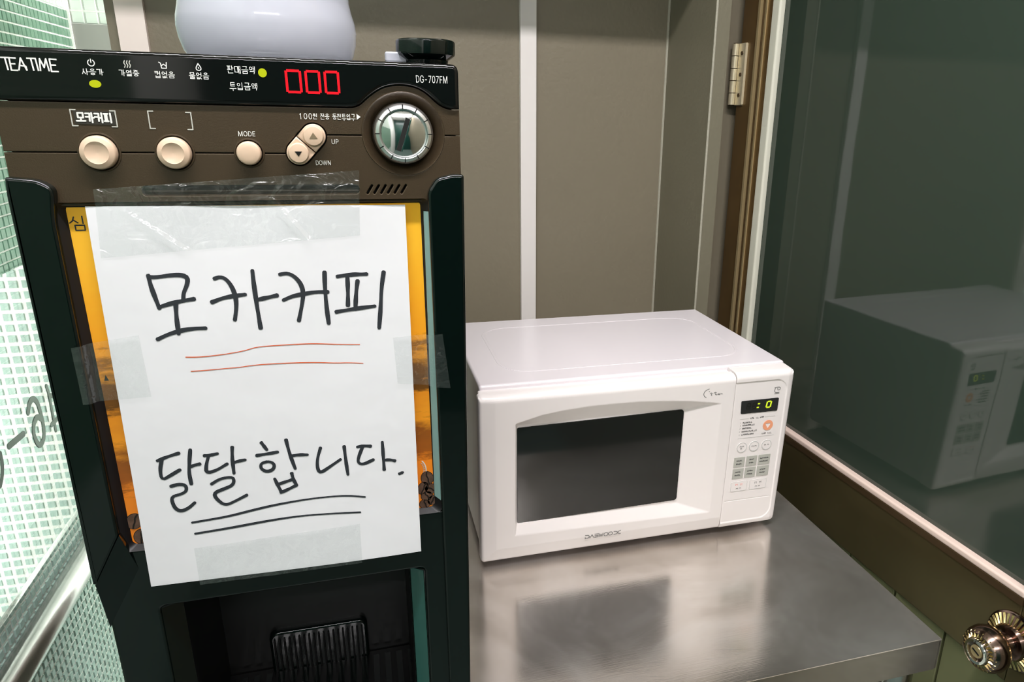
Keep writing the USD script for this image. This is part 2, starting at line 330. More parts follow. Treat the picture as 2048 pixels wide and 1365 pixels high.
jm = struct('wall_right_return', cat([bx(.735, .66, 0, .7617, W_B, 2.40), bx(.7617, .768, 0, .808, W_B, 2.40)]), 'wall_paint_right', label='narrow painted wall return beside the door hinge', smooth=False)
struct('corner_bead', tube((.735, W_B, .0), (.735, W_B, 2.40), .0035, 10), 'caulk', parent=jm)
struct('edge_bead', tube((.7355, .6605, .0), (.7355, .6605, 2.40), .0022, 10), 'caulk', parent=jm)
struct('soffit', bx(-.2426, .46, 1.8070, .80, W_B, 2.40), 'wall_paint', label='dropped ceiling box over the niche', smooth=False)

# tiled left wall: mosaic squares on a grout bed
PT, GT = .0184, .0020           # pitch, joint
wl = struct('wall_left', bx(-.50, -2.7, 0, W_T-.0022, CORNER+.05, 2.40), 'grout', label='green mosaic tile wall on the left', smooth=False)
def tile_arr(y, z, p, g, proud):
    """chamfered little slabs facing +x at x = W_T"""
    h = (p-g)/2; q = h-.0011; n = len(y)
    base = np.array([[-.0025, -h, -h], [-.0025, h, -h], [-.0025, h, h], [-.0025, -h, h], [0, -q, -q], [0, q, -q], [0, q, q], [0, -q, q]])
    f = np.array([[4, 5, 6], [4, 6, 7], [0, 1, 5], [0, 5, 4], [1, 2, 6], [1, 6, 5], [2, 3, 7], [2, 7, 6], [3, 0, 4], [3, 4, 7]])
    off = np.stack([np.full(n, W_T)+proud, y, z], 1)
    V = (base[None] + off[:, None]).reshape(-1, 3); F = (f[None] + 8*np.arange(n)[:, None, None]).reshape(-1, 3)
    return trimesh.Trimesh(V, F, process=False)
rows = 1.5649 + (np.arange(-85, 45)+.5)*PT
cols = CORNER - .006 - (np.arange(0, 170)+.5)*PT
YY, ZZ = [a.ravel() for a in np.meshgrid(cols, rows)]
ok = (ZZ > .01) & (ZZ < 2.39); YY, ZZ = YY[ok], ZZ[ok]
PR = RNG.uniform(-.0004, .0004, len(YY)); KIND = RNG.integers(0, 3, len(YY))
pale = ZZ > 1.5749; low_ = ZZ < .672  # upper rows coloured pale for a ceiling light reflected in the glaze
near = ((YY > .77) & (YY < .885) & (ZZ > 1.13) & (ZZ < 1.53)) | ((YY > .98) & (ZZ > 1.492) & (ZZ < 1.592))
near &= (np.abs(ZZ-1.5649-PT/2) > PT*.4) | True
NM = ['tile_green', 'tile_green_b', 'tile_green_c']
idx = np.nonzero(near)[0]
if len(idx) > 300: idx = idx[:300]
sel = np.zeros(len(YY), bool); sel[idx] = True
for i in idx:
    obj('tile', tile_arr(YY[i:i+1], ZZ[i:i+1], PT, GT, PR[i:i+1]), 'tile_pale' if pale[i] else NM[KIND[i]], wl, False)
for k in range(3):
    m_ = ~sel & (KIND == k) & ~pale & ~low_
    obj('tile_field', tile_arr(YY[m_], ZZ[m_], PT, GT, PR[m_]), NM[k], wl, False, kind='stuff')
obj('tile_field', tile_arr(YY[low_ & ~sel], ZZ[low_ & ~sel], PT, .0048, PR[low_ & ~sel]), 'tile_white', wl, False, kind='stuff')
m_ = ~sel & pale
obj('tile_field', tile_arr(YY[m_], ZZ[m_], PT, GT, PR[m_]), 'tile_pale', wl, False, kind='stuff')
obj('corner_strip', bx(W_T-.003, CORNER-.008, 0, W_T+.004, CORNER-.001, 2.40), 'grout', wl, False)

# end wall of the passage: larger pale tiles, a flat grey band half way up, a skirting
we = struct('wall_end', bx(-.50, CORNER+.0022, 0, 1.2, CORNER+.05, 2.40), 'grout', label='pale tiled end wall of the passage behind', smooth=False)
P2 = .026
tx = W_T + .004 + (np.arange(0, 46)+.5)*P2; tz = np.concatenate([.125 + (np.arange(0, 49)+.5)*P2, 1.5575 + (np.arange(0, 32)+.5)*P2])
def tile_end(x, z, p, g, proud):
    h = (p-g)/2; q = h-.0012; n = len(x)
    base = np.array([[-h, .0025, -h], [h, .0025, -h], [h, .0025, h], [-h, .0025, h], [-q, 0, -q], [q, 0, -q], [q, 0, q], [-q, 0, q]])
    f = np.array([[4, 5, 6], [4, 6, 7], [0, 1, 5], [0, 5, 4], [1, 2, 6], [1, 6, 5], [2, 3, 7], [2, 7, 6], [3, 0, 4], [3, 4, 7]])
    V = (base[None] + np.stack([x, CORNER+proud, z], 1)[:, None]).reshape(-1, 3); F = (f[None] + 8*np.arange(n)[:, None, None]).reshape(-1, 3)
    return trimesh.Trimesh(V, F, process=False)
XX, ZE = [a.ravel() for a in np.meshgrid(tx, tz)]; k_ = (ZE < 1.40) | (ZE > 1.5575); XX, ZE = XX[k_], ZE[k_]
pr2 = RNG.uniform(-.0004, .0004, len(XX)); seen = (XX < -.33) & (ZE > 1.5575) & (ZE < 1.64)
for i in np.nonzero(seen)[0]: obj('tile', tile_end(XX[i:i+1], ZE[i:i+1], P2, .003, pr2[i:i+1]), 'tile_pale', we, False)
obj('tile_field', tile_end(XX[~seen], ZE[~seen], P2, .0085, pr2[~seen]), 'tile_white', we, False, kind='stuff')
obj('grey_band', bx(W_T+.004, CORNER-.004, 1.405, 1.1, CORNER, 1.5570), 'grey_band', we, False)
sx, sz = [a.ravel() for a in np.meshgrid(W_T+.004+(np.arange(0, 90)+.5)*.013, .004+(np.arange(0, 9)+.5)*.0128)]
obj('skirting_tiles', tile_end(sx, sz, .013, .0035, np.zeros(len(sx))), 'tile_white', we, False, kind='stuff')

# glass balustrade along the tiled wall with hand-drawn letters, and its handrail
gx = -.434
gl = new_thing('glass_balustrade', 'glass balustrade panel with hand-drawn letters along the green tile wall', 'glass panel', (gx, .2, .645))
obj('pane', bx(gx-.0045, .0, .645, gx, 1.30, 1.1305), 'balustrade_glass', gl, False)
GX = [[(0.6805, 0.8757), (0.7349, 0.8729)],
      [(0.7661, 0.8982), (0.7793, 0.9116), (0.7956, 0.9132), (0.8075, 0.9003), (0.8095, 0.8801), (0.8102, 0.8574), (0.8033, 0.8351), (0.7814, 0.8283), (0.7698, 0.8421), (0.7681, 0.8621), (0.78, 0.8761), (0.7959, 0.8789), (0.8092, 0.8677)],
      [(0.8538, 0.9129), (0.8574, 0.8946), (0.8543, 0.8701), (0.852, 0.8276)],
      [(0.8396, 0.8432), (0.8754, 0.8439)],
      [(0.8574, 0.8946), (0.8763, 0.8844)],
      [(0.6502, 0.8775), (0.649, 0.8604), (0.6406, 0.8443), (0.6273, 0.8335)]]
for grp in ([0], [1], [2, 3, 4], [5]):
    g = unary_union([LineString(smoothline(GX[i])).buffer(.0052 if i < 2 else .0042, quad_segs=4) for i in grp])
    mm_ = plate(g, 0, .0006); M = np.eye(4); M[:3, :3] = [[0, -1, 0], [1, 0, 0], [0, 0, 1]]; M[:3, 3] = (gx+.0008, 0, 0)
    obj('letter', xf(mm_, M), 'letter_green', gl, False)
hr = new_thing('handrail', 'round brushed steel handrail left of the coffee machine', 'handrail', (-.4100, .2, .5885))
obj('rail', tube((-.4100, -.05, .5885), (-.4100, 1.25, .5885), .0225, 48), 'steel_tube', hr)
for y in (.15, 1.1): obj('bracket', tube((W_T-.001, y, .5885), (-.4100, y, .5885), .007, 14), 'steel_tube', hr)

# ceiling lamps that carry the lights
for nm, (x, y) in {'nearer the machine': (.22, -.35), 'further back': (.22, -1.95)}.items():
    t = new_thing('ceiling_lamp', 'long white ceiling lamp ' + nm, 'lamp', (x, y, 2.40)); obj('housing', bx(x-.62, y-.08, 2.365, x+.62, y+.08, 2.40), 'lamp_body', t, False)
t = new_thing('added_wall_lamp', 'added upright white tube lamp on the back of the niche wall', 'lamp', (.30, .88, 1.10)); obj('housing', bx(.26, W_B+.012, .22, .34, .958, 1.98), 'lamp_body', t, False)  # added lamp, out of view, there to brighten the end wall

# ------------------------------------------------------------------ door
DA, DD = .0472, .8578
DM = np.eye(4); DM[:3, 0] = (-math.sin(DA), math.cos(DA), 0); DM[:3, 1] = (math.cos(DA), math.sin(DA), 0); DM[:3, 2] = (0, 0, 1); DM[:3, 3] = (DD*math.cos(DA), DD*math.sin(DA), 0)
def dbox(s0, o0, z0, s1, o1, z1): return xf(bx(s0, -o0, z0, s1, -o1, z1), DM)   # o: how far proud of the door face, into the room
dr = new_thing('door_1', 'bronze aluminium framed door with dark glass, right of the microwave', 'door', (.85, .25, 0)); tag(dr, kind='structure')
obj('hinge_stile', cat([dbox(.640, 0, .02, .690, -.036, 2.03), dbox(.612, -.004, .02, .640, -.036, 2.03)]), 'bronze', dr, False)
obj('stile_bead', cat([dbox(.634, .0025, .862, .640, -.004, 1.95)]), 'bronze_light', dr, False)
obj('stile_bead', cat([dbox(.613, .0025, .862, .6175, -.004, 1.95)]), 'bronze_light', dr, False)
obj('stile_channel', dbox(.6175, -.0035, .862, .634, -.0045, 1.95), 'bronze_dark', dr, False)
obj('glazing_bead', dbox(.600, 0, .862, .613, -.012, 1.95), 'bronze', dr, False)
obj('gasket', xf(rbox(.576, -.001, .850, .600, .012, 1.95, .004), DM), 'gasket', dr)
obj('gasket', xf(rbox(-.063, -.001, .852, .600, .012, .862, .003), DM), 'gasket_pink', dr)
obj('rail_bead', dbox(-.063, .0015, .8425, .612, -.02, .8525), 'bronze_dark', dr, False)
obj('middle_rail', xf(rbox(-.063, 0, .731, .640, .036, .8428, .0015), DM), 'rail_metal', dr)
obj('top_rail', dbox(-.063, 0, 1.95, .640, -.036, 2.03), 'bronze', dr, False)
obj('bottom_rail', dbox(-.063, 0, .02, .640, -.036, .10), 'bronze', dr, False)
obj('lock_stile', xf(rbox(-.135, 0, .02, -.0635, .036, 2.03, .0015), DM), 'rail_metal', dr)
obj('pane', dbox(-.063, -.010, .853, .600, -.016, 1.95), 'door_glass', dr, False)
edges = [-.0625, .035, .1298, .2295, .323, .4205, .518, .6155]
for a, b in zip(edges[:-1], edges[1:]): obj('board', xf(rbox(a+.0018, .006, .10, b-.0018, .024, .7315, .0014), DM), 'board_metal', dr)
obj('backing', dbox(-.06, -.026, .10, .62, -.030, .735), 'black_void', dr, False)
# hinge
hg = obj('hinge', cat([dbox(.668, .003, 1.4165, .692, 0, 1.524)]), 'hinge_metal', dr, False, label='pale metal butt hinge')
obj('leaf_edge', dbox(.6665, .0046, 1.418, .669, 0, 1.523), 'hinge_metal', hg, False)
zz = np.linspace(1.4165, 1.5245, 6)
for a, b in zip(zz[:-1], zz[1:]):
    m = trimesh.creation.cylinder(radius=.0062, height=b-a-.0014, sections=24); m = move(m, (.6975, -.007, (a+b)/2)); obj('knuckle', xf(m, DM), 'hinge_metal', hg)
obj('pin', xf(move(trimesh.creation.cylinder(radius=.0045, height=.109, sections=16), (.6975, -.007, 1.4705)), DM), 'bronze_dark', hg)
for z in (1.434, 1.470, 1.507): obj('screw', xf(move(xf(trimesh.creation.cylinder(radius=.0034, height=.0015, sections=16), trimesh.transformations.rotation_matrix(math.pi/2, [1, 0, 0])), (.680, -.0035, z)), DM), 'bronze_dark', hg)
# knob: axis along the door's normal, into the room
KM = DM @ np.array([[1, 0, 0, -.0644], [0, 0, -1, 0], [0, 1, 0, .7936], [0, 0, 0, 1.]])
kn = obj('door_knob', xf(lathe([(.0, .012), (.014, .012), (.0125, .016), (.0120, .022), (.0150, .026), (.0225, .031), (.0270, .037), (.0285, .044), (.0275, .051), (.0245, .0565), (.0218, .0592), (.0212, .0585), (0, .0585)], 64), KM), 'knob_metal', dr, label='round metal door knob with a fluted ring and keyhole')
obj('rose', xf(lathe([(0, 0), (.0370, 0), (.0370, .003), (.0345, .005), (.0225, .0085), (.0205, .0135), (.0150, .0150), (0, .0150)], 64), KM), 'knob_metal', kn)
def flutes(r0, r1, h0, h1, n, fill=.72):
    ms = []
    for k in range(n):
        a = 2*math.pi*(k+.5)/n; d = math.pi/n*fill
        q = [(r*math.cos(a+s*d), r*math.sin(a+s*d), h) for r, h in ((r0, h0), (r1, h1)) for s in (-1, 1)]
        t_ = [(p[0], p[1], p[2]+.0012) for p in q]; m_ = [(r*math.cos(a), r*math.sin(a), h+.0022) for r, h in ((r0, h0), (r1, h1))]
        V = np.array(q + m_); F = [[0, 4, 2], [4, 5, 2], [2, 5, 3], [5, 4, 1], [5, 1, 3], [4, 0, 1]]
        ms.append(trimesh.Trimesh(V, F, process=False))
    return cat(ms)
obj('fluting', xf(flutes(.0345, .0225, .0046, .0082, 34), KM), 'knob_flute', kn, False)
obj('face_fluting', xf(flutes(.0243, .0165, .0555, .0590, 26), KM), 'knob_flute', kn, False)
obj('key_ring', xf(lathe([(.0158, .0570), (.0158, .0625), (.0148, .0640), (.0118, .0640), (.0108, .0615), (.0108, .0570)], 48), KM), 'chrome', kn)
cyl = obj('key_cylinder', xf(lathe([(.0080, .0580), (.0080, .0618), (.0074, .0626), (0, .0626)], 40), KM), 'bronze_light', kn)
obj('keyhole', xf(xf(bx(-.0052, -.0010, .0622, .0052, .0010, .0630), trimesh.transformations.rotation_matrix(.35, [0, 0, 1])), KM), 'black_void', kn, False)

# ------------------------------------------------------------------ steel counter
ct = new_thing('steel_counter', 'stainless steel work table under the microwave', 'table', (.34, .42, 0))
CX0, CX1, CY0, CY1 = -.0865, .7680, -.0050, .858
top = plate(Polygon(rrect(CX0, CY0, CX1, CY1, .002, 2)), -.80, -.7985, .0008)    # drawn lying, then laid flat
TM = np.array([[1, 0, 0, 0], [0, 0, 1, 0], [0, -1, 0, 0], [0, 0, 0, 1.]])
obj('tabletop', xf(top, TM), 'steel', ct)
obj('front_apron', bx(CX0+.001, CY0+.0002, .7565, CX1-.004, CY0+.0016, .7988), 'steel', ct, False)
obj('side_apron', bx(CX1-.0018, CY0+.001, .7565, CX1-.0002, CY1, .7988), 'steel', ct, False)
obj('side_apron', bx(CX0+.0002, CY0+.001, .7565, CX0+.0018, CY1, .7988), 'steel', ct, False)
obj('back_apron', bx(CX0+.001, CY1-.0016, .7565, CX1-.001, CY1-.0002, .7988), 'steel', ct, False)
for x in (CX0+.03, CX1-.03):
    for y in (CY0+.03, CY1-.03): obj('leg', tube((x, y, .0), (x, y, .7985), .019, 24), 'steel_tube', ct)
obj('lower_shelf', bx(CX0+.012, CY0+.012, .24, CX1-.012, CY1-.012, .255), 'steel', ct, False)
sc = []
for k in range(26):
    x = RNG.uniform(.30, .52); y = RNG.uniform(.0, .06) - (x-.30)*.06; L = RNG.uniform(.01, .05); a = -.22 + RNG.normal(0, .12); w = RNG.uniform(.00012, .0004)
    c, s = math.cos(a), math.sin(a); p = np.array([[-L/2, 0], [0, w], [L/2, 0], [0, -w]]) @ np.array([[c, s], [-s, c]]) + (x, y)
    V = np.array([[*q, .80012] for q in p] + [[*q, .7999] for q in p]); sc.append(trimesh.Trimesh(V, [[0, 2, 1], [0, 3, 2]], process=False))
    if V[:, 1].min() < CY0+.002: sc.pop()
obj('scratches', cat(sc), 'scratch', ct, False, kind='stuff')

# ------------------------------------------------------------------ coffee machine (numbers in mm, measured on its front)
DZ = 10.0
def P(pts): return [(x/1000, (z+DZ)/1000) for x, z in pts]
def X(v): return v/1000
def Z(v): return (v+DZ)/1000
cm = new_thing('coffee_vending_machine', 'black and brown tabletop coffee vending machine with a handwritten sheet taped on it', 'coffee machine', (.056, .19, .80))
import manifold3d as m3
def to_m3(m): return m3.Manifold(m3.Mesh(np.asarray(m.vertices, np.float32), np.asarray(m.faces, np.uint32)))
bm = (to_m3(rbox(X(-87), .016, .80, X(196.5), .385, Z(1415), .006)) - to_m3(bx(X(-54), -.01, Z(802), X(165), .124, Z(1001)))).to_mesh()
obj('body', trimesh.Trimesh(bm.vert_properties[:, :3], bm.tri_verts, process=False), 'black_gloss', cm)
obj('top_cover', rbox(X(-88.5), .010, Z(1385), X(202.5), .385, Z(1418.2), .0045), 'black_gloss', cm)
# black display panel with the arch cut for the coin dial
arch = [(125, 1386), (129, 1386.1), (133.9, 1388.1), (138.9, 1392.8), (146.2, 1398.1), (153.5, 1401.2), (163, 1402.3), (172.6, 1401.0), (179.7, 1397.5), (184.4, 1393.4), (189.0, 1389.3), (194, 1386.8), (199, 1386.1)]
bez = Polygon(P(roundpoly([(-89.5, 1386), (-89.5, 1417.8), (204, 1417.2), (204, 1386.1)], [0, 4, 6, 0]) + [(x, z) for x, z in smoothline(arch)][::-1]))
obj('display_panel', plate(bez, -.0025, .016, .0028, 4), 'display_black', cm)
# brown control panel, in two pieces split along the seam
hump = Polygon(P([(-89.5, 1300)] + [(-89.5, 1385.6)] + smoothline([(x, z-.5) for x, z in arch]) + [(204, 1385.6), (204, 1300)]))
face = hump.intersection(Polygon(P([(-89.5, 1319.3), (205, 1319.3), (205, 1410), (-89.5, 1410)])))
hole = lambda cx, cz, r: Polygon(P(circ(cx, cz, r, 56)))
CAP_A, CAP_B = (89.5, 1354.6), (100.4, 1366.3)
capsule = LineString(P([CAP_A, CAP_B])).buffer(.0090, quad_segs=12)
DIAL = (163.0, 1368.2)
face = face.difference(unary_union([hole(-35.1, 1354.2, 11.9), hole(10.0, 1354.1, 11.4), hole(56.9, 1354.3, 8.9), capsule, hole(*DIAL, 29.4),
     Polygon(P(rrect(-14, 1325.3, 129, 1332.0, 3.3)))] + [LineString(P([(134.6+4.9*k, 1326.0), (138.0+4.9*k, 1331.3)])).buffer(.00075, quad_segs=3) for k in range(6)]))
seam = unary_union([LineString(P([(-95, 1354.2), (85, 1354.0)])).buffer(.0003, cap_style=2), LineString(P([(104, 1366.9), (140, 1367.0)])).buffer(.0003, cap_style=2), LineString(P([(180, 1367.4), (210, 1367.4)])).buffer(.0003, cap_style=2)])
face = face.difference(seam)
for g in sorted(face.geoms, key=lambda g: -g.centroid.y): obj('control_panel', plate(g, 0, .009, .0006, 2), 'panel_brown', cm)
obj('inner_plate', plate(Polygon(P([(-88, 1321), (202, 1321), (202, 1384), (-88, 1384)])).difference(hole(*DIAL, 29.6)), .0088, .0165), 'black_void', cm, False)
# finger groove: a half round trough behind the slot
sl = [(y, z) for y, z in ((0.0004, 1331.9), (.004, 1331.0), (.0062, 1329.0), (.0060, 1327.2), (.0035, 1326.0), (.0004, 1325.4))]
V = [[(X(x), y, Z(z)) for y, z in sl] for x in (-14, 129)]; nn = len(sl)
F = [[k, k+1, nn+k+1] for k in range(nn-1)] + [[k, nn+k+1, nn+k] for k in range(nn-1)]
obj('finger_groove', trimesh.Trimesh(np.array(V[0]+V[1]), F, process=False), 'panel_brown', cm, True)
obj('panel_shadow_gap', bx(X(-66), .0026, Z(1318.3), X(179), .016, Z(1319.6)), 'black_void', cm, False)
# buttons
def round_button(cx, cz, r, dished):
    if dished: pr = [(r, .006), (r, -.0030), (r*.96, -.0046), (r*.90, -.0052), (r*.66, -.0062), (r*.60, -.0058), (r*.3, -.0050), (0, -.0048)]
    else: pr = [(r, .006), (r, -.0036), (r*.95, -.0050), (r*.85, -.0057), (r*.5, -.0061), (0, -.0062)]
    return to_y(lathe([(a, -b) for a, b in pr], 56), X(cx), 0, Z(cz))
def lip(cx, cz, r): return to_y(lathe([(r+.0011, 0.0), (r+.0009, .0005), (r+.0002, .0006), (r-.0003, 0), (r-.0003, -.004)], 56), X(cx), 0, Z(cz))
for cx, cz, r, d in ((-35.1, 1354.2, 10.9, True), (10.0, 1354.1, 10.5, True), (56.9, 1354.3, 8.0, False)):
    b = obj('button', round_button(cx, cz, r/1000, d), 'cream_plastic', cm, 40)
    obj('button_rim', lip(cx, cz, r/1000+.0009), 'panel_brown', cm, 40)
d_ = np.array(CAP_B)-np.array(CAP_A); L_ = np.linalg.norm(d_); d_ /= L_; n_ = np.array([-d_[1], d_[0]]); mid = (np.array(CAP_A)+np.array(CAP_B))/2
big = np.array([mid, mid+n_*30, mid+n_*30+d_*40, mid-n_*30+d_*40, mid-n_*30])
for half, (cx, cz), tri in ((1, CAP_B, [(-2.6, -1.6), (2.6, -1.6), (0, 2.4)]), (-1, CAP_A, [(-2.4, 1.2), (2.4, 1.2), (0, -2.2)])):
    hp = Polygon(P([tuple(mid + (q-mid)*np.array([1, 1])) for q in (big if half > 0 else 2*mid-big)]))
    shape = LineString(P([CAP_A, CAP_B])).buffer(.0081, quad_segs=14).intersection(hp.buffer(-.0003))
    b = obj('button', plate(shape, -.0036, .006, .0009, 3), 'cream_plastic', cm, label='cream half capsule arrow button')
    obj('cap', to_y(lathe([(.0071, .003), (.0069, .0050), (.0062, .0058), (.0035, .0062), (0, .0063)], 40), X(cx), 0, Z(cz)), 'cream_plastic', b, 40)
    obj('arrow', plate(Polygon(P([(cx+a, cz+c) for a, c in tri])), -.0065, -.0060), 'cream_dark' if half > 0 else 'black_matte', b, False)
# coin dial
dl = obj('coin_dial', to_y(lathe([(.0213, -.008), (.0213, .0015), (.0207, .0034), (.0196, .0046), (.0176, .0052), (.0170, .0046), (.0166, .0022)], 72), X(DIAL[0]-.2), 0, Z(DIAL[1]+.2)), 'chrome_satin', cm, 25, label='chrome coin slot dial')
obj('dial_face', to_y(lathe([(.0167, .0024), (.0150, .0030), (.0100, .0042), (.0050, .0049), (0, .0052)], 72), X(DIAL[0]-.2), 0, Z(DIAL[1]+.2)), 'chrome', dl, 40)
sa, sb = (166.2, 1379.2), (158.4, 1356.6)
obj('coin_slot', plate(LineString(P([sa, sb])).buffer(.0017, cap_style=2), -.0060, -.002), 'black_void', dl, False)
obj('slot_edge', plate(LineString(P([(sa[0]+2.2, sa[1]-.6), (sb[0]+2.2, sb[1]-.6)])).buffer(.00035, cap_style=2), -.0058, -.002), 'chrome', dl, False)
for a in range(12):
    t_ = math.radians(90+30*a); c_ = (X(DIAL[0]-.2)+.0187*math.cos(t_), Z(DIAL[1]+.2)+.0187*math.sin(t_)); u_ = (math.cos(t_)*.0017, math.sin(t_)*.0017)
    obj('ring_mark', plate(LineString([(c_[0]-u_[0], c_[1]-u_[1]), (c_[0]+u_[0], c_[1]+u_[1])]).buffer(.00035, cap_style=2), -.0053, -.003), 'black_matte', dl, False)
obj('dial_dish', to_y(lathe([(.0300, -.0004), (.0294, .0004), (.0282, -.0005), (.0255, -.0045), (.0232, -.0085), (.0222, -.0100), (.0205, -.0102)], 72), X(DIAL[0]), 0, Z(DIAL[1])), 'panel_brown', cm, 40)
# lettering on the display panel
yb_ = -.00275
def print_(m, mt='print_white'): obj('printed_text', m, mt, cm, False)
tt = []; TZ0, TZ1 = 1403.7, 1411.0
def gl_(ch, x0, w):
    f = {'T': [[(0, 1), (1, 1)], [(.45, 1), (.55, 0)]], 'E': [[(1, .98), (.1, 1), (.1, 0), (1, 0)], [(.1, .52), (.8, .52)]], 'A': [[(0, 0), (.45, 1), (.95, 0)], [(.95, 0), (.9, .35), (.3, .4)]], 'I': [[(.4, 1), (.6, 0)]], 'M': [[(0, 0), (.15, 1), (.5, .3), (.85, 1), (1, 0)]]}[ch]
    tt.extend([[(x0+a*w, TZ0+b*(TZ1-TZ0)) for a, b in l] for l in f])
for ch, x0, w in (('T', -79, 5.2), ('E', -74.8, 4.0), ('A', -70.4, 4.6), ('T', -65.2, 5.2), ('I', -61.4, 2.6), ('M', -58.8, 4.8), ('E', -53.2, 4.4)): gl_(ch, x0, w)
print_(strokes([P(l) for l in tt], .00085, yb_, cap='flat'))
for txt, x0, z0, x1, z1 in (('사용가', -36, 1402.4, -24, 1406.0), ('가열중', -15, 1402.4, -3.6, 1406.0), ('컵없음', 5.6, 1401.9, 17.2, 1405.8), ('물없음', 26, 1401.9, 37.8, 1405.8), ('판매금액', 49.5, 1406.2, 67, 1410.7), ('투입금액', 49.8, 1395.8, 67.3, 1400.2)):
    print_(hangul(txt, X(x0), Z(z0), X(x1), Z(z1), yb_, .00042))
arc = lambda cx, cz, r, a0, a1, n=14: [(cx+r*math.cos(math.radians(a)), cz+r*math.sin(math.radians(a))) for a in np.linspace(a0, a1, n)]
print_(strokes([P(arc(-30, 1409.6, 1.9, 125, 415)), P([(-30, 1409.8), (-30, 1411.8)])], .00055, yb_))
print_(strokes([P(smoothline([(x, 1407.6), (x+.7, 1409), (x-.2, 1410.2), (x+.5, 1411.6)])) for x in (-11.3, -9.8, -8.3)], .0006, yb_), 'print_dim')
print_(strokes([P([(9.0, 1411.4), (9.9, 1410.9), (10.2, 1407.8), (13.0, 1407.8), (13.4, 1411.4)]), P([(10.2, 1409.3), (11.6, 1410.3), (13.2, 1409.0)])], .00055, yb_))
print_(strokes([P(smoothline([(32.2, 1411.4), (33.9, 1408.6), (33.2, 1407.2), (31.2, 1407.2), (30.5, 1408.6), (32.2, 1411.4)])), P([(32.2, 1409.0), (32.3, 1408.5)])], .0006, yb_))
print_(latin('DG-707FM', X(173.4), Z(1403.8), X(195.7), Z(1408.8), yb_))
def seg0(x0, z0, x1, z1, w, sl=0.0):
    zm = (z0+z1)/2; L = [[(x0+w*.7, z1), (x1-w*.7, z1)], [(x0+w*.7, z0), (x1-w*.7, z0)]]
    for x in (x0, x1): L += [[(x, zm+w*.35), (x, z1-w*.5)], [(x, zm-w*.35), (x, z0+w*.5)]]
    return [[(x+(z-z0)*sl, z) for x, z in l] for l in L]
for x0, x1 in ((86.2, 95.2), (98.9, 107.6), (111.4, 120.1)):
    obj('display_digit', strokes([P(l) for l in seg0(x0, 1395.2, x1, 1409.0, 1.7)], .0017, yb_, cap='square'), 'led_red', cm, False, label='glowing red digit 0')
for cx, cz, rx, rz in ((-29.8, 1397.0, 3.5, 2.4), (71.3, 1407.0, 2.8, 2.9)):
    m = to_y(lathe([(1, 0), (.8, .35), (.4, .5), (0, .55)], 28), 0, 0, 0); m.vertices = m.vertices*np.array([rx, 2.0, rz])/1000 + (X(cx), yb_+.0003, Z(cz)); obj('indicator_lamp', m, 'led_green', cm, True, label='lit yellow-green indicator lamp')
# lettering on the brown panel
yp_ = -.0003
for x0, x1, z0, z1 in ((-47.6, -21.9, 1371.0, 1381.0), (-2.6, 23.2, 1369.9, 1380.9)):
    print_(strokes([P([(x0+3, z1), (x0, z1), (x0, z0), (x0+3, z0)]), P([(x1-3, z1-.4), (x1, z1-.4), (x1, z0-.4), (x1-3, z0-.4)])], .00075, yp_), 'print_dim')
obj('name_strip', plate(Polygon(P([(-45.9, 1372.2), (-22.6, 1371.6), (-22.6, 1380.0), (-45.9, 1380.6)])), -.0004, .0), 'sticker_dark', cm, False, label='dark strip naming the first drink')
print_(hangul('모카커피', X(-44.6), Z(1373.2), X(-24.0), Z(1379.0), -.0007, .00105, .06))
print_(latin('MODE', X(51.2), Z(1365.4), X(62.0), Z(1368.8), yp_)); print_(latin('UP', X(112.2), Z(1360.8), X(116.9), Z(1364.1), yp_)); print_(latin('DOWN', X(100.2), Z(1346.1), X(110.3), Z(1349.4), yp_))
print_(hangul('100원 전용 동전투입구', X(91.6), Z(1377.6), X(129.6), Z(1381.3), yp_, .00040)); print_(plate(Polygon(P([(130.6, 1377.6), (130.6, 1381.7), (133.4, 1379.6)])), yp_, 0))
# side fins
finL = roundpoly([(-90.6, 1326), (-89.5, 1339), (-71.7, 1337.2), (-63.4, 1331.5), (-66.6, 1311), (-67.2, 1070.5), (-89.4, 1029.2), (-90.2, 1031)], [3, 1.5, 6, 5, 8, 2, 1, 0])
finR = roundpoly([(178.0, 1327), (184.5, 1337), (197.5, 1340), (205.2, 1339.6), (200.6, 1029), (196.8, 790.5), (178.5, 790.5), (177.8, 1310)], [3, 4, 4, 2, 60, 1, 1, 6])
for f in (finL, finR): obj('side_fin', plate(Polygon(P(f)), -.0075, .016, .0020, 3), 'black_gloss', cm)
for A_, B_, C_, D_ in (((-67, 1070.5), (-89.6, 1029.2), (-60, 1035), (-88.0, 985)),):
    V = np.array([(X(A_[0]), -.0072, Z(A_[1])), (X(B_[0]), -.0072, Z(B_[1])), (X(C_[0]), -.0014, Z(C_[1])), (X(D_[0]), -.0014, Z(D_[1])), (X(A_[0]), .010, Z(A_[1])), (X(B_[0]), .010, Z(B_[1])), (X(C_[0]), .010, Z(C_[1])), (X(D_[0]), .010, Z(D_[1]))])
    h_ = trimesh.Trimesh(V, [[0, 1, 2]], process=False).convex_hull
    obj('fin_ramp', h_, 'black_gloss', cm, False)
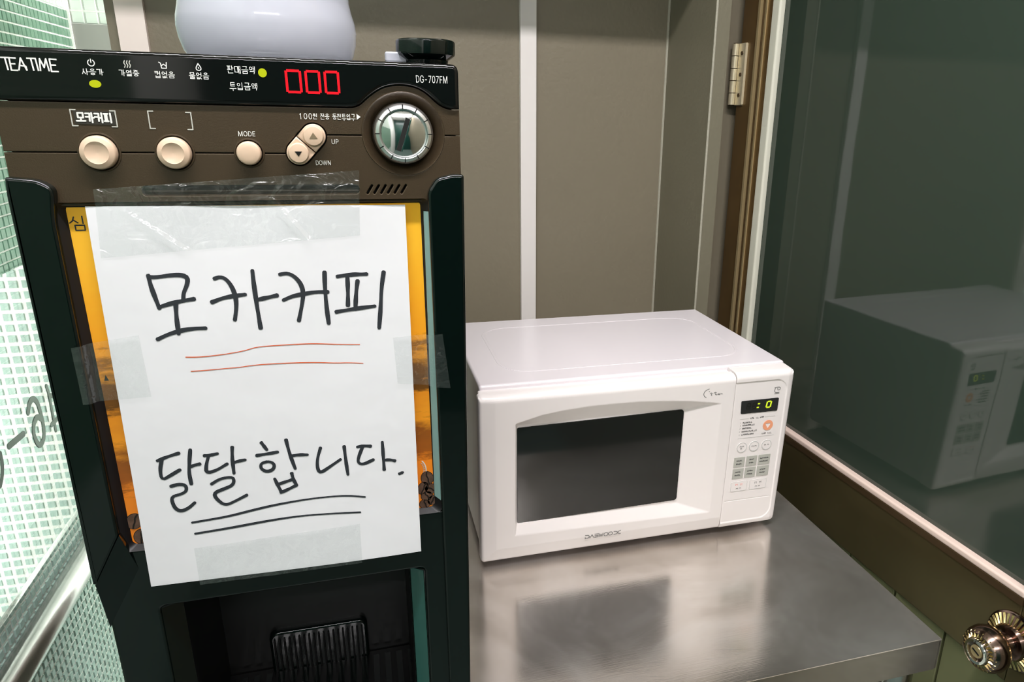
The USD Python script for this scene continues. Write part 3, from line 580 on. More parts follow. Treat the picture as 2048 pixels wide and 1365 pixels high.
# bevel round the poster, poster, front below
oa, ob_ = rrect(-67.5, 1052.5, 179.0, 1322, 5), rrect(-62.2, 1055.4, 172.6, 1320, 4)
obj('poster_frame', loft([ringxz(P(oa), -.0035), ringxz(P(ob_), .0032)]), 'black_satin', cm, 30)
obj('reflection_edge', cat([trimesh.Trimesh(np.array([(X(173.1), .0022, Z(1066)), (X(177.9), -.0034, Z(1064)), (X(178.3), -.0036, Z(1312)), (X(174.6), .0006, Z(1312)), (X(173.1), .0040, Z(1066)), (X(177.9), .0040, Z(1064)), (X(178.3), .0040, Z(1312)), (X(174.6), .0040, Z(1312))]), [[0, 1, 2]], process=False).convex_hull]), 'pale_reflection', cm, False, label='pale strip painted as a reflection beside the poster')  # pale strip paints the side reflection onto the right bevel
po = obj('poster', bx(X(-66), .0032, Z(1053), X(178), .0155, Z(1321)), 'poster_print', cm, False, label='orange landscape poster with coffee beans')
yq = .0030
obj('printed_text', strokes([P([(-58.6, 1311.6), (-59.6, 1309), (-61.4, 1307.6)]), P([(-58.9, 1309.4), (-56.6, 1307.6)]), P([(-53.6, 1312), (-53.6, 1307.2)]), P([(-58.6, 1306), (-58.6, 1302.6), (-53.0, 1302.6), (-53.0, 1306), (-58.6, 1306)])], .0008, yq), 'ink', po, False)
for cx, cz, a, b, rot in ((-58.3, 1075.5, 5.4, 6.6, -20), (-55.6, 1061.5, 4.8, 6.2, -10), (167.6, 1083.5, 5.0, 6.2, 10), (163.8, 1074.5, 4.2, 6.0, -25), (170.0, 1073.0, 4.6, 5.0, 50), (166.5, 1066.5, 4.8, 4.4, 30), (171.0, 1061.8, 4.0, 4.6, -30), (164.5, 1059.0, 4.4, 4.0, 15)):
    t_ = math.radians(rot); pt = [(cx + a*math.cos(q)*math.cos(t_) - b*math.sin(q)*math.sin(t_), cz + a*math.cos(q)*math.sin(t_) + b*math.sin(q)*math.cos(t_)) for q in np.linspace(0, 2*math.pi, 25)[:-1]]
    bp_ = obj('printed_bean', plate(Polygon(P(pt)).buffer(.0005), yq, yq+.0002), 'bean_line', po, False)
    obj('bean_face', plate(Polygon(P(pt)), yq-.0003, yq+.0002), 'bean_print', po, False)
    cr = [(cx + u*math.cos(t_) - v*math.sin(t_), cz + u*math.sin(t_) + v*math.cos(t_)) for u, v in ((.8, b*.95), (-.3, b*.4), (.8, 0), (.2, -b*.5), (.6, -b*.95))]
    obj('bean_crease', strokes([P(smoothline(cr))], .0011, yq-.0005), 'bean_line', po, False)
obj('printed_ring', strokes([P(arc(154.2, 1092, 12.8, -38, 40))], .0009, yq), 'print_white', po, False)
obj('printed_ring', strokes([P(arc(154.2, 1092, 11.0, -34, 36))] + [P([(154.2+10.6*math.cos(a), 1092+10.6*math.sin(a)), (154.2+12.6*math.cos(a), 1092+12.6*math.sin(a))]) for a in np.linspace(-.55, .55, 8)], .0003, yq), 'print_dim', po, False)
obj('printed_triangle', plate(Polygon(P([(-59.6, 1193), (-56.6, 1193), (-58.2, 1197.5)])), yq, yq+.0002), 'bean_line', po, False)
# front below the poster with the cup bay
low = Polygon(P(roundpoly([(-89.6, 1029), (-67.5, 1052.6), (179, 1052.6), (200.2, 1029), (199.0, 1010), (196.0, 790), (-86.2, 790), (-87.3, 985), (-88.6, 1020)], [0, 0, 0, 0, 3, 2, 2, 3, 0])))
bayf, bayb = rrect(-50.5, 806, 161.0, 997.5, 4), rrect(-36, 812, 147, 990, 3)
obj('lower_front', plate(low.difference(Polygon(P(bayf))), -.0015, .016, .0022, 3), 'black_gloss', cm)
baym = rrect(-37.5, 808, 148.2, 993, 3.5)
obj('bay_chamfer', loft([ringxz(P(bayf), .0005), ringxz(P(baym), .0135)]), 'black_gloss', cm, 30)
obj('bay_reflection_strip', trimesh.Trimesh(np.array([(X(149.2), .0118, Z(812)), (X(160.0), .0010, Z(810)), (X(160.0), .0010, Z(992.5)), (X(149.2), .0118, Z(990.5)), (X(150.0), .0150, Z(812)), (X(160.8), .0150, Z(810)), (X(160.8), .0150, Z(992.5)), (X(150.0), .0150, Z(990.5))]), [[0, 1, 2]], process=False).convex_hull, 'teal_reflection', cm, False, label='teal strip painted as a reflection down the right side of the cup bay')  # coloured strip stands for the reflection on the right chamfer
obj('bay_wall', loft([ringxz(P(baym), .0135), ringxz(P(bayb), .120)]), 'black_matte', cm, 30)
obj('bay_back', plate(Polygon(P(bayb)), .1195, .123), 'black_matte', cm, False)
ar = obj('splash_guard', plate(Polygon(P(rrect(6, 800, 104, 866.5, 9))), .112, .1196, .003, 3), 'black_gloss', cm, label='ribbed black guard at the back of the cup bay')
for k in range(19):
    x = 11 + k*4.85; obj('rib', plate(Polygon(P(rrect(x-.9, 806, x+.9, 859, .9, 3))), .1095, .113, .0008, 2), 'black_satin', ar)
obj('drip_tray', bx(X(-46), .004, Z(806), X(152), .118, Z(818)), 'black_matte', cm, False)
for k in range(16): obj('tray_slot', bx(X(-36+k*12), .012, Z(818), X(-30+k*12), .110, Z(819.5)), 'black_gloss', cm, False)
obj('nozzle', to_y(xf(lathe([(.014, 0), (.014, .016), (.010, .022), (0, .022)], 32), np.eye(4)), X(54), .060, Z(985)), 'black_matte', cm)
# round cap at the right of the top
kc = new_thing('machine_cap', 'round black cap standing at the right front corner of the coffee machine top', 'cap', (.1850, .030, Z(1418.2)))
mcap = lathe([(0, 0), (.0160, 0), (.0165, .0025), (.0200, .0048), (.0215, .0062), (.0218, .0078), (.0218, .0148), (.0212, .0160), (.0200, .0166), (.0175, .0160), (0, .0158)], 56)
obj('cap', move(mcap, (.1838, .026, Z(1418.0))), 'black_gloss', kc, 30)
obj('pale_tab', move(rbox(-.030, -.006, .0004, -.012, .006, .0075, .0015), (.1838, .026, Z(1418.0))), 'jug_plastic', kc)  # small pale tab at the left of the cap

# water jug on top of the machine
jg = new_thing('water_jug', 'translucent white plastic water jug standing on the coffee machine', 'jug', (.0605, .200, Z(1418.4)))
prof = [(0, .0005), (.050, .0005), (.060, .0015), (.0675, .006), (.0720, .013), (.0748, .023), (.0760, .033), (.0752, .041), (.0728, .050), (.0712, .058), (.0712, .072), (.0735, .080), (.0762, .088), (.0762, .150), (.0735, .160), (.0712, .166), (.0712, .180), (.0762, .190), (.0762, .235), (.070, .255), (.052, .272), (.028, .285), (.022, .290), (.022, .300), (0, .300)]
obj('bottle', move(lathe(prof, 80), (.0605, .200, Z(1418.2))), 'jug_plastic', jg, 45)
obj('screw_cap', move(lathe([(0, .300), (.024, .300), (.025, .302), (.025, .318), (.023, .320), (0, .320)], 40), (.0605, .200, Z(1418.2))), 'white_trim', jg)

# ------------------------------------------------------------------ the taped sheet of paper and its handwriting
PO = np.array([-.0489, -.0020, 1.3292]); PX = np.array([1.0, 0, -.0092]); PZ = np.array([.0092, .024, .9997]); PN = np.array([0, -1.0, .024])
def wave(u, v):
    u = np.asarray(u); v = np.asarray(v)
    return .0007*np.sin(u*24+.6)*np.sin(v*13+.4) + .0022*np.clip((v-.20)/.1, 0, 1)**2*np.sin(u*13) + .0005*np.sin(u*50+v*30)*np.clip(1-v/.09, 0, 1)
def on_paper(u, v, lift):
    u = np.asarray(u, float); v = np.asarray(v, float)
    return PO + u[..., None]*PX - v[..., None]*PZ + (np.maximum(wave(u, v), -.0010) + lift)[..., None]*PN
def sheet(corners, nu, nv, lift, extra=None, thick=.00012):
    """grid patch between four (u, v) corners tl, tr, br, bl lying on the paper's surface"""
    c = np.asarray(corners, float); a, b = np.meshgrid(np.linspace(0, 1, nu), np.linspace(0, 1, nv))
    uv = ((1-a)*(1-b))[..., None]*c[0] + (a*(1-b))[..., None]*c[1] + (a*b)[..., None]*c[2] + ((1-a)*b)[..., None]*c[3]
    L = np.full(a.shape, lift) + (extra(uv[..., 0], uv[..., 1], a, b) if extra else 0)
    Fp = on_paper(uv[..., 0], uv[..., 1], L); Bp = on_paper(uv[..., 0], uv[..., 1], L-thick)
    n = nu*nv; i = (np.arange(nv-1)[:, None]*nu + np.arange(nu-1)[None]).ravel(); q = np.stack([i, i+nu, i+nu+1, i+1], 1)
    f = np.vstack([q[:, [0, 1, 2]], q[:, [0, 2, 3]]])
    ed = np.concatenate([np.arange(nu), np.arange(1, nv)*nu+nu-1, (nv-1)*nu+np.arange(nu-2, -1, -1), np.arange(nv-2, 0, -1)*nu]); e2 = np.roll(ed, -1)
    side = np.vstack([np.stack([ed, e2, e2+n], 1), np.stack([ed, e2+n, ed+n], 1)])
    return trimesh.Trimesh(np.vstack([Fp.reshape(-1, 3), Bp.reshape(-1, 3)]), np.vstack([f, f[:, ::-1]+n, side]), process=False)
pp = new_thing('paper_sheet', 'white sheet of paper with handwritten Korean lettering, taped to the coffee machine', 'paper', tuple(PO - .15*PZ + .105*PX))
obj('sheet', sheet([(0, 0), (.21, 0), (.21, .297), (0, .297)], 64, 90, 0.0), 'paper', pp, True)
HAND = {
'mo': [[(31.6, 47.8), (32.2, 56.1), (35.5, 71.9)], [(31.7, 48.9), (35.0, 49.5), (45.4, 48.2), (52.3, 48.1), (56.5, 50.2), (55.2, 55.8), (52.2, 61.3), (51.5, 66.7)], [(35.1, 71.0), (45.9, 67.8), (58.7, 65.9)], [(46.4, 67.9), (45.5, 79.2), (45.5, 91.3)], [(31.3, 94.6), (39.0, 91.0), (48.3, 88.6), (55.5, 87.8), (63.7, 88.0)]],
'ka': [[(73.4, 51.7), (77.2, 50.4), (81.1, 52.0), (84.5, 58.0), (86.2, 66.1), (85.7, 74.2), (83.7, 82.9)], [(69.8, 68.9), (77.5, 66.0), (85.9, 64.7), (92.7, 64.1)], [(99.2, 46.5), (99.2, 56.2), (99.7, 72.5), (100.6, 90.2)], [(100.1, 68.4), (107.7, 67.0), (114.4, 65.6)]],
'keo': [[(117.5, 50.0), (123.1, 49.2), (127.7, 52.0), (131.5, 57.4), (132.8, 64.5), (130.9, 73.9), (127.7, 85.9)], [(118.3, 69.5), (124.8, 66.7), (132.5, 65.4), (141.3, 64.2), (150.1, 64.6)], [(148.8, 49.2), (148.2, 60.3), (148.2, 75.8), (148.9, 89.2)]],
'pi': [[(157.6, 53.0), (167.7, 51.8), (179.2, 51.9)], [(164.9, 52.1), (164.6, 64.5), (163.8, 75.9)], [(172.1, 56.7), (170.4, 66.0), (169.1, 79.2)], [(154.8, 80.4), (168.2, 78.6), (183.7, 77.1)], [(191.7, 50.5), (189.5, 61.9), (188.0, 77.6), (185.9, 94.8)]],
'dal1': [[(18.6, 189.4), (25.7, 186.8), (33.9, 184.7)], [(21.9, 188.1), (19.3, 197.4), (19.6, 205.8), (24.7, 203.2), (32.9, 198.5)], [(41.9, 182.6), (40.0, 193.3), (38.7, 202.3), (39.2, 211.5)], [(39.3, 197.1), (43.7, 195.7), (47.2, 195.2)], [(24.9, 211.7), (30.2, 210.4), (35.4, 211.7), (35.3, 217.0), (31.2, 219.1), (24.7, 220.2), (24.0, 224.1), (25.5, 231.0), (29.4, 233.9), (35.1, 231.6), (39.7, 227.5)]],
'dal2': [[(50.8, 188.7), (55.3, 188.8), (60.3, 188.0)], [(54.0, 188.7), (51.1, 197.2), (50.6, 203.7), (58.2, 201.9), (66.1, 197.3)], [(71.1, 183.5), (70.0, 194.1), (70.0, 206.0)], [(70.2, 197.0), (74.2, 195.9), (79.2, 195.4)], [(53.1, 213.2), (59.5, 209.4), (66.2, 208.8), (69.6, 209.9), (68.6, 215.8), (61.8, 218.3), (53.6, 221.0), (55.4, 226.9), (60.8, 233.0), (68.4, 230.0), (77.3, 225.7)]],
'hap': [[(92.0, 182.0), (95.5, 188.7)], [(87.6, 192.7), (94.7, 192.2), (103.2, 191.4)], [(94.6, 198.8), (90.0, 199.6), (89.5, 204.3), (93.7, 207.7), (98.8, 206.0), (100.0, 201.4), (96.3, 198.6), (92.3, 199.2)], [(110.1, 181.5), (111.6, 193.4), (114.8, 207.2)], [(112.5, 195.9), (118.3, 195.4), (124.9, 196.2)], [(98.8, 214.1), (100.6, 219.8), (102.7, 226.2)], [(111.8, 210.6), (112.5, 216.4), (114.7, 221.9)], [(101.2, 219.2), (108.3, 217.3), (112.5, 216.2)], [(102.3, 226.8), (108.9, 224.2), (114.7, 221.5)]],
'ni': [[(135.1, 191.2), (131.8, 201.0), (131.4, 209.1), (133.2, 213.4), (140.6, 208.8), (149.6, 203.0)], [(153.1, 191.8), (153.5, 203.4), (154.4, 217.1)]],
'da': [[(163.2, 193.5), (168.6, 193.1), (173.8, 194.0)], [(167.4, 193.7), (163.9, 201.8), (162.6, 207.2), (166.4, 209.7), (175.2, 206.1)], [(183.0, 191.2), (183.1, 202.5), (183.2, 216.3)], [(183.7, 207.5), (188.0, 207.5), (192.3, 209.1)]],
'dot': [[(195.1, 221.3), (198.0, 220.3)]]}
RULES = {'red1': [(47.9, 109.1), (56.0, 109.7), (67.5, 109.2), (79.2, 108.1), (88.9, 106.6), (95.5, 104.6), (106.3, 104.2), (122.7, 104.2), (137.1, 104.4), (153.8, 106.2), (170.5, 107.3)],
'red2': [(50.1, 120.2), (58.9, 120.3), (69.5, 119.8), (82.2, 119.6), (94.1, 118.5), (106.0, 118.5), (121.4, 118.8), (138.1, 119.7), (152.8, 121.3), (160.8, 121.5), (172.1, 122.8)],
'ul1': [(35.7, 244.6), (49.0, 243.7), (62.6, 242.6), (78.7, 239.8), (93.8, 237.5), (109.0, 236.0), (123.2, 235.1), (138.7, 235.0), (153.2, 235.9), (166.5, 238.9)],
'ul2': [(36.7, 254.6), (50.1, 253.8), (66.0, 252.7), (82.1, 251.2), (98.4, 250.0), (114.9, 249.4), (131.6, 250.0), (146.0, 251.0), (161.9, 252.3)]}
def ink_mesh(lines, w, taper=None):
    """strokes as strips of short quads that follow the paper"""
    ms = []
    for l in lines:
        p = np.asarray(smoothline(l), float)/1000; seg = np.linalg.norm(np.diff(p, axis=0), axis=1); s = np.concatenate([[0], np.cumsum(seg)])
        n = max(4, int(s[-1]/.0015)); t = np.linspace(0, s[-1], n); q = np.stack([np.interp(t, s, p[:, k]) for k in (0, 1)], 1)
        d = np.gradient(q, axis=0); d /= np.linalg.norm(d, axis=1, keepdims=True)+1e-12; nn_ = np.stack([-d[:, 1], d[:, 0]], 1)
        k = np.linspace(0, 1, n); ww = w/2*(1 + .12*np.sin(k*9+p[0, 0]*300)) * (taper(k) if taper else 1)
        q = np.vstack([q[:1]-d[:1]*w*.35, q, q[-1:]+d[-1:]*w*.35]); nn_ = np.vstack([nn_[:1], nn_, nn_[-1:]]); ww = np.concatenate([[ww[0]*.55], ww, [ww[-1]*.55]]); n += 2
        A = q + nn_*ww[:, None]; B = q - nn_*ww[:, None]; V = on_paper(np.r_[A[:, 0], B[:, 0]], np.r_[A[:, 1], B[:, 1]], np.full(2*n, .00022+.00001*len(ms)))
        i = np.arange(n-1); F = np.vstack([np.stack([i, i+n, i+n+1], 1), np.stack([i, i+n+1, i+1], 1)])
        nr = np.cross(V[F[0, 1]]-V[F[0, 0]], V[F[0, 2]]-V[F[0, 0]])
        if nr @ PN < 0: F = F[:, ::-1]
        ms.append(trimesh.Trimesh(V, F, process=False))
    return cat(ms)
for k, l in HAND.items(): obj('handwriting', ink_mesh(l, .0030 if k in ('mo', 'ka', 'keo', 'pi') else .0026), 'ink', pp, False)
for k, l in RULES.items(): obj('underline', ink_mesh([l], .00065 if k[0] == 'r' else .0019, None if k[0] == 'r' else (lambda t: 1.1-.35*t)), 'ink_red' if k[0] == 'r' else 'ink', pp, False, label='thin orange pen line' if k[0] == 'r' else None)
# strips of clear tape
def wr(seed, amp):
    def f(u, v, a, b):
        p = np.stack([u*55, v*75, np.full_like(u, seed*3.1)], -1); n = meshkit.fbm(p, 3, seed)
        return amp*np.abs(n-.5)*2
    return f
def crease(u, v, a, b):
    d1 = (u-.025)*.62 - (v+.0)*.78 + .004; along = np.clip((u-.01)/.05, 0, 1)*np.clip((.075-u)/.02, 0, 1)
    d2 = (u-.122)*.8 - (v-.002)*.6; al2 = np.clip((u-.115)/.01, 0, 1)*np.clip((.150-u)/.01, 0, 1)
    return wr(3, .0010)(u, v, a, b) + .0026*np.exp(-(d1/.0016)**2)*along + .0020*np.exp(-(d2/.0014)**2)*al2 + .0012*np.clip((-v)/.01, 0, 1)
def bow(sign, seed):
    def f(u, v, a, b):
        e = np.clip((-.012-u)/.004, 0, 1) if sign < 0 else np.clip((u-.220)/.005, 0, 1)
        return wr(seed, .0014)(u, v, a, b) + .0052*e*e*(3-2*e) + .0006
    return f
TAPES = [('clear tape strip along the top edge of the white sheet', [(.007, -.0113), (.1783, -.0251), (.176, .0223), (.0046, .035)], 90, 40, crease),
         ('clear tape strip at the left edge of the white sheet', [(-.0215, .0963), (.0200, .0905), (.0218, .1374), (-.0205, .1385)], 40, 40, bow(-1, 5)),
         ('crumpled clear tape strip at the right edge of the white sheet', [(.1960, .1030), (.2340, .1005), (.2390, .1465), (.1977, .1413)], 40, 40, bow(1, 8)),
         ('crumpled clear tape strip along the bottom edge of the white sheet', [(.0345, .2672), (.161, .2625), (.1605, .2990), (.035, .3005)], 80, 36, wr(11, .0012))]
for lab, cn, nu, nv, fn in TAPES:
    c = np.mean(cn, 0); t = new_thing('tape_strip', lab, 'tape', tuple(on_paper(c[0], c[1], .0006)))
    obj('film', sheet(cn, nu, nv, .00055, fn, .00006), 'tape', t, True)

# ------------------------------------------------------------------ microwave (front in its own slightly leaning plane; numbers in mm)
MO = np.array([.2524, .2708, .8100]); kx = .0361; ln = math.hypot(1, kx)
MW = np.eye(4); MW[:3, 0] = (1, 0, 0); MW[:3, 1] = np.array([0, 1, kx])/ln; MW[:3, 2] = np.array([0, -kx, 1])/ln; MW[:3, 3] = MO
mw = new_thing('microwave_oven', 'white microwave oven with a dark door window on the steel table', 'microwave', (.477, .42, .80))
obj('body', rbox(.2575, .2905, .812, .7010, .588, 1.0625, .004), 'painted_white', mw)
emb = plate(Polygon(rrect(.296, .330, .664, .545, .045, 10)).difference(Polygon(rrect(.3005, .3345, .6595, .5405, .0405, 10))), -1.0630, -1.0615, .0005, 2)
obj('embossed_line', xf(emb, TM), 'painted_white', mw)
for x in (.285, .672):
    for y in (.325, .555): obj('foot', move(lathe([(0, .7999), (.013, .7999), (.014, .802), (.014, .813), (0, .813)], 24), (x, y, 0)), 'rubber', mw)
def field(u0, u1, w0, w1, step, fy, back, rc):
    """front relief: y = fy(u, w) over the rectangle, rounded outer corners rc = (bl, br, tr, tl), closed to the back"""
    nu, nw = int((u1-u0)/step)+1, int((w1-w0)/step)+1; U, W = np.meshgrid(np.linspace(u0, u1, nu), np.linspace(w0, w1, nw)); Y = fy(U, W); Uc, Wc = U.copy(), W.copy()
    for (cu, cw, su, sw), r in zip(((u0, w0, 1, 1), (u1, w0, -1, 1), (u1, w1, -1, -1), (u0, w1, 1, -1)), rc):
        if r <= 0: continue
        pu, pw = (U-(cu+su*r))*-su, (W-(cw+sw*r))*-sw; d = np.hypot(pu, pw); m = (pu > 0) & (pw > 0); k = np.maximum(pu, pw)/np.maximum(d, 1e-9)
        Uc[m] = (cu+su*r) - su*(pu*k)[m]; Wc[m] = (cw+sw*r) - sw*(pw*k)[m]
    n = nu*nw; Fp = np.stack([Uc, Y, Wc], -1).reshape(-1, 3)/1000; Bp = np.stack([Uc, np.full_like(Y, back), Wc], -1).reshape(-1, 3)/1000
    i = (np.arange(nw-1)[:, None]*nu + np.arange(nu-1)[None]).ravel(); f = np.vstack([np.stack([i, i+1, i+nu+1], 1), np.stack([i, i+nu+1, i+nu], 1)])
    ed = np.concatenate([np.arange(nu), np.arange(1, nw)*nu+nu-1, (nw-1)*nu+np.arange(nu-2, -1, -1), np.arange(nw-2, 0, -1)*nu]); e2 = np.roll(ed, -1)
    V = np.vstack([Fp, Bp[ed]]); m = len(ed); j = n+np.arange(m); j2 = np.roll(j, -1)
    side = np.vstack([np.stack([ed, j, j2], 1), np.stack([ed, j2, e2], 1)])
    return xf(trimesh.Trimesh(V, np.vstack([f, side]), process=False), MW)
AU, AW = zip(*[(30, 199), (49.3, 208), (81.5, 216.6), (108.8, 220.3), (145, 222.8), (181.7, 223.3), (215, 222.6), (252.2, 220.0), (290, 215.8), (326.4, 209.5), (360, 203)])
def arc_w(u): return np.interp(u, AU, AW)
def rnd(e, r): e = np.clip(e, 0, r); return r - np.sqrt(np.maximum(r*r-(r-e)**2, 0))
def door_y(U, W):
    tL = (U-46.8)/4.0; tR = (338-U)/50.0; tB = (W-(40-.022*U))/17.0; tT = (arc_w(U)-W)/np.maximum(arc_w(U)-200.5, 3)
    t = np.clip(np.minimum(np.minimum(tL, tR), np.minimum(tB, tT)), 0, 1); D = 9.0*t
    e = np.minimum(np.minimum(U+0, W), 400.0); cham = 3.2*np.clip(1-(e-1)/20, 0, 1)
    return D + cham*(1-t) + np.maximum(np.maximum(rnd(U, 4.5), rnd(W, 4.5)), np.maximum(rnd(247-W, 9.0), rnd(357-U, 1.0)))
door = obj('door', field(0, 356.6, 0, 247.2, 1.15, door_y, 18, (5, 0, 0, 5)), 'abs_white', mw, 28)
win = obj('window', xf(plate(Polygon([(x/1000, z/1000) for x, z in roundpoly([(51.0, 53.0), (286.3, 56.0), (285.8, 200.6), (50.0, 197.4)], [2.5, 5, 6, 3.5])]), .0078, .0105, .0006, 2), MW), 'window_glass', mw, label='dark glass door window')
def panel_y(U, W):
    e = np.minimum(np.minimum(439-U, 236-W), np.minimum(W-10, 400)); r = np.hypot(np.maximum(U-421, 0), np.maximum(W-218, 0)); e = np.where((U > 421) & (W > 218), 18-r, e)
    r2 = np.hypot(np.maximum(U-421, 0), np.maximum(28-W, 0)); e = np.where((U > 421) & (W < 28), 18-r2, e)
    ins = 1.0*np.clip(e/.8+.5, 0, 1); ch = 2.6*np.clip((U-440)/11, 0, 1) + 2.0*np.clip((9-W)/9, 0, 1)
    groove = .8*np.exp(-((W-46)/.55)**2)*((U > 360.5) & (U < 436.5))
    return ins + ch + groove + np.maximum(np.maximum(rnd(450.2-U, 5), rnd(W, 4.5)), np.maximum(rnd(249.2-W, 9), rnd(U-357.4, 1.0)))
obj('control_panel', field(357.6, 450.2, 0, 249.2, .9, panel_y, 28, (0, 5, 6, 0)), 'abs_white', mw, 28)
obj('front_frame', xf(rbox(.003, .016, .003, .357, .030, .2455, .002), MW), 'abs_white', mw)
def mk(m, mt, nm='printed_mark', par=None): return obj(nm, xf(m, MW), mt, par or mw, False)
U_ = lambda pts: [(a/1000, b/1000) for a, b in pts]
yf_ = .00072; yd = .0028
# maker's name in outline capitals, and the small emblem after it
nmx = [(146.7, 'D'), (153.4, 'A'), (160.2, 'E'), (167.0, 'W'), (174.4, 'O'), (181.2, 'O')]; Lw = []
for x0, ch in nmx:
    w_, h_ = 5.9, 5.2; g = {'D': [[(0, 1), (.7, 1), (1, .7), (1, .3), (.7, 0), (0, 0), (0, .35)]], 'A': [[(0, 0), (.55, 1), (1, 0)]], 'E': [[(.1, 1), (1, 1)], [(.1, .5), (1, .5)], [(.1, 0), (1, 0)]], 'W': [[(0, 1), (.25, 0), (.5, .8), (.75, 0), (1, 1)]], 'O': [[(.3, 1), (.75, 1), (1, .7), (1, .3), (.75, 0), (.25, 0), (0, .3), (0, .7), (.3, 1)]]}[ch]
    Lw += [[(x0+a*w_, 18.2+b*h_) for a, b in l] for l in g]
mk(strokes([U_(l) for l in Lw], .0009, -.0004), 'mark_grey', 'maker_lettering')
mk(strokes([U_(l) for l in ([(189.2, 23.4), (193, 23.0), (195.4, 20.8), (193, 18.6), (189.2, 18.2)], [(199.4, 23.8), (196, 22.6), (194.6, 20.9), (196, 19.2), (199.2, 18.4)])], .00095, -.0004), 'mark_grey', 'maker_emblem')
mk(strokes([U_(smoothline(l)) for l in ([(316.5, 231.6), (311, 229.6), (308.6, 225.6), (309.6, 221.4), (313, 219.2)], [(316.8, 227.8), (317.3, 227.2)], [(318.6, 224.6), (320.4, 225.6), (322, 224.0), (320, 222.8), (321.5, 221.2)], [(324.2, 224.6), (326, 226.0), (328, 225.2), (326.4, 223.6)], [(326.6, 222.4), (329, 221.8)], [(330, 222.6), (332.5, 221.4), (334, 222.6), (331, 223.2)], [(334.8, 222.8), (337.4, 222.2)])], .0009, -.0002), 'mark_grey', 'script_lettering')
# control panel
dp = mk(plate(Polygon(U_(roundpoly([(369.9, 188.0), (428.0, 187.6), (428.2, 207.8), (368.9, 207.8)], 2))), yf_-.0004, yf_+.0008), 'lcd_bezel', 'display')
ydp = yf_-.0007
mk(strokes([U_(l) for l in seg0(409.0, 194.6, 415.6, 203.6, 2.4, .13)], .0022, ydp, cap='square'), 'led_lime', 'display_digit', dp)
for cu, cw in ((395.6, 195.9), (396.8, 201.6)): mk(plate(Polygon(U_([(cu-1.7, cw-1), (cu+1.7, cw-1), (cu+2.0, cw+1), (cu-1.4, cw+1)])), ydp, ydp+.0003), 'led_lime', 'display_colon', dp)
for x0 in (378, 387): mk(strokes([U_(l) for l in seg0(x0, 194.6, x0+5.6, 203.6, 1.8, .13) + [[(x0+1.4, 199.1), (x0+5.4, 199.1)]]], .0016, ydp), 'led_off', 'display_digit', dp)
yk = yf_-.0001
def dash(u0, u1, w, h, mt, seed):
    r = random.Random(seed); ls = []; u = u0
    while u < u1-.8:
        k = r.choice((0, 1, 2)); a = min(1.7, u1-u)
        ls += [[(u, w-h*.5), (u, w+h*.5)], [(u, w + (k-1)*h*.4), (u+a*.8, w+(k-1)*h*.4)]] + ([[(u+a*.8, w-h*.5), (u+a*.8, w+h*.5)]] if k else [])
        u += a+.5
    return mk(strokes([U_(l) for l in ls], .00042, yk), mt)
for l in ([(370, 179.7), (384, 179.7)], [(410, 179.7), (426, 179.7)], [(370, 148.9), (428, 149.2)]): mk(strokes([U_(l)], .0003, yk), 'mark_light', 'printed_line')
dash(386.5, 393, 179.8, 1.9, 'mark_dark', 1); dash(396, 400, 179.8, 1.7, 'mark_grey', 2); dash(402, 408, 179.8, 1.9, 'mark_dark', 3)
for k, (w_, u1) in enumerate(((173.4, 391), (169.2, 394), (164.4, 391.5), (159.4, 400), (154.6, 394.5))):
    dash(375.4, u1, w_, 1.9, 'mark_dark', 10+k); mk(strokes([U_([(371.6, w_-.8), (371.9, w_+.8)])], .0003, yk), 'mark_grey')
oc = mk(plate(Polygon(U_(circ(416.4, 165.6, 8.0, 40))).difference(Polygon(U_(circ(416.4, 165.6, 4.6, 30)))), yk-.0001, yk+.0003), 'mark_orange', 'orange_start_ring')
mk(plate(Polygon(U_([(411.5, 168.6), (421.3, 168.6), (416.4, 160.6)])).intersection(Polygon(U_(circ(416.4, 165.6, 4.7, 30)))).symmetric_difference(Polygon(U_(circ(416.4, 165.6, 4.7, 30)))), yk-.0001, yk+.0003), 'mark_orange', 'orange_triangle', oc)
dash(408.5, 415, 153.2, 1.9, 'mark_dark', 21); dash(418, 424.5, 153.2, 1.9, 'mark_grey', 22)
for k, cu in enumerate((378.4, 397.9, 418.2)):
    b = mk(plate(Polygon(U_(circ(cu, 134.3, 8.0, 40))), yk-.0002, yk+.0006, .0003, 2), 'abs_white', 'round_key')
    mk(plate(Polygon(U_(circ(cu, 134.3, 8.0, 40))).difference(Polygon(U_(circ(cu, 134.3, 7.1, 40)))), yk-.0004, yk), 'mark_light', 'key_ring', b)
    r = random.Random(40+k)
    for du, dw in (((-3.2, 1.2), (.4, 1.2), (-2.4, -2.0)) if k == 0 else ((-3.6, 0), (1.2, 0))):
        mk(strokes([U_([(cu+du, 134.3+dw-.8), (cu+du, 134.3+dw+.8)]), U_([(cu+du, 134.3+dw+.7), (cu+du+2.2, 134.3+dw+.7)]), U_([(cu+du+2.2, 134.3+dw-.8), (cu+du+2.2, 134.3+dw+.8)])], .0005, yk-.0005), 'mark_grey', 'key_text', b)
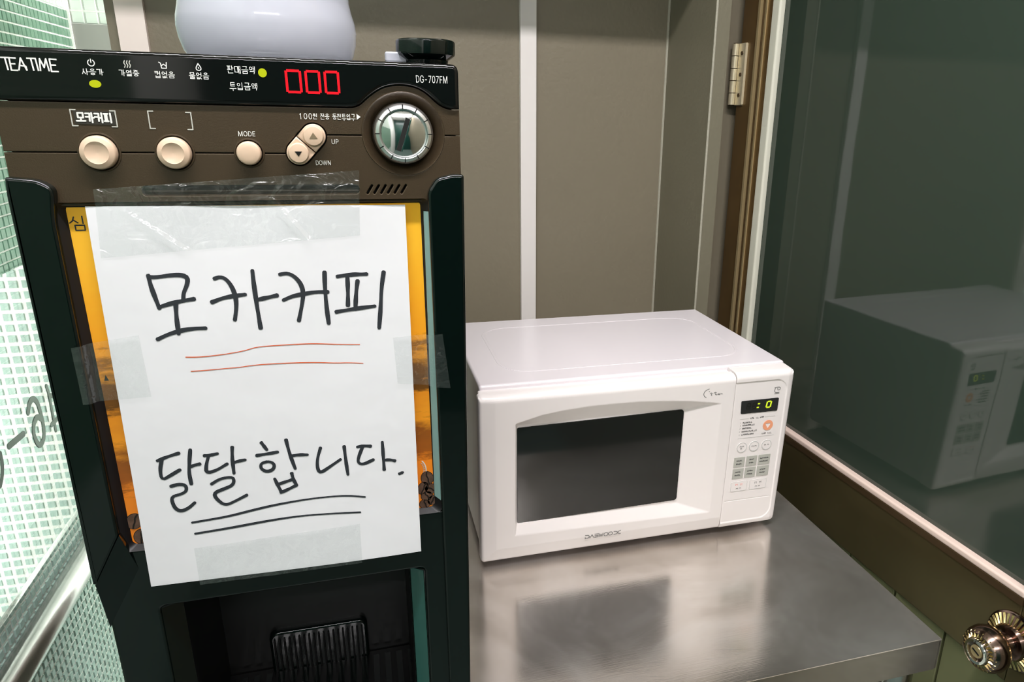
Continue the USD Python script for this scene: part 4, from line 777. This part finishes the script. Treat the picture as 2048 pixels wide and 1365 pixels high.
for i, (w0, w1) in enumerate(((101.9, 118.4), (83.0, 99.9))):
    for j, (u0, u1) in enumerate(((368.4, 386.0), (388.2, 405.6), (407.8, 427.4))):
        b = mk(plate(Polygon(U_(rrect(u0, w0, u1, w1, .6, 2))), yk-.0003, yk+.0006, .0003, 2), 'key_grey', 'grey_key')
        r = random.Random(60+i*3+j); wd = (4.4, 3.4, 7.0)[j] if i == 0 else 4.6; cu = (u0+u1)/2
        for w_, ww_ in (((w0+w1)/2+2.6, wd), ((w0+w1)/2-2.6, wd*1.05)):
            ls = []; u = cu-ww_
            while u < cu+ww_-1: ls += [[(u, w_-.9), (u, w_+.9)], [(u, w_+r.choice((-.6, 0, .7))), (u+1.3, w_+r.choice((-.6, 0, .7)))]]; u += 1.8
            mk(strokes([U_(l) for l in ls], .00055, yk-.0005), 'mark_dark', 'key_text', b)
for u0, u1, mt in ((367.8, 394.4, 'mark_red'), (398.6, 426.4, 'mark_grey')):
    b = mk(plate(Polygon(U_(rrect(u0, 62.0, u1, 77.8, 2, 3))), yk-.0002, yk+.0006, .0003, 2), 'abs_white', 'white_key')
    mk(plate(Polygon(U_(rrect(u0, 62.0, u1, 77.8, 2, 3))).difference(Polygon(U_(rrect(u0+.35, 62.35, u1-.35, 77.45, 1.8, 3)))), yk-.0003, yk), 'mark_light', 'key_outline', b)
    cu = (u0+u1)/2
    for w_, m_, hw, h in ((72.6, mt, 5.4, 1.5), (66.2, 'mark_grey', 3.6, .9)):
        mk(strokes([U_(l) for s in (-1, 1) for l in ([(cu+s*hw*.7-1.4, w_-h), (cu+s*hw*.7-1.4, w_+h)], [(cu+s*hw*.7-1.4, w_+h*.6), (cu+s*hw*.7+1.2, w_+h*.6)], [(cu+s*hw*.7+1.2, w_-h), (cu+s*hw*.7+1.2, w_+h)])], .0005, yk-.0004), m_, 'key_text', b)
mk(strokes([U_(smoothline(l)) for l in ([(419.4, 223.9), (428.4, 224.6), (428.6, 220.4), (424.6, 219.6), (424.2, 222.6)], [(420.4, 222.8), (419.4, 218.4), (421.6, 216.0), (427.4, 216.2)], [(420.4, 214.4), (427.4, 214.6)])], .0008, yk), 'mark_grey', 'panel_emblem')
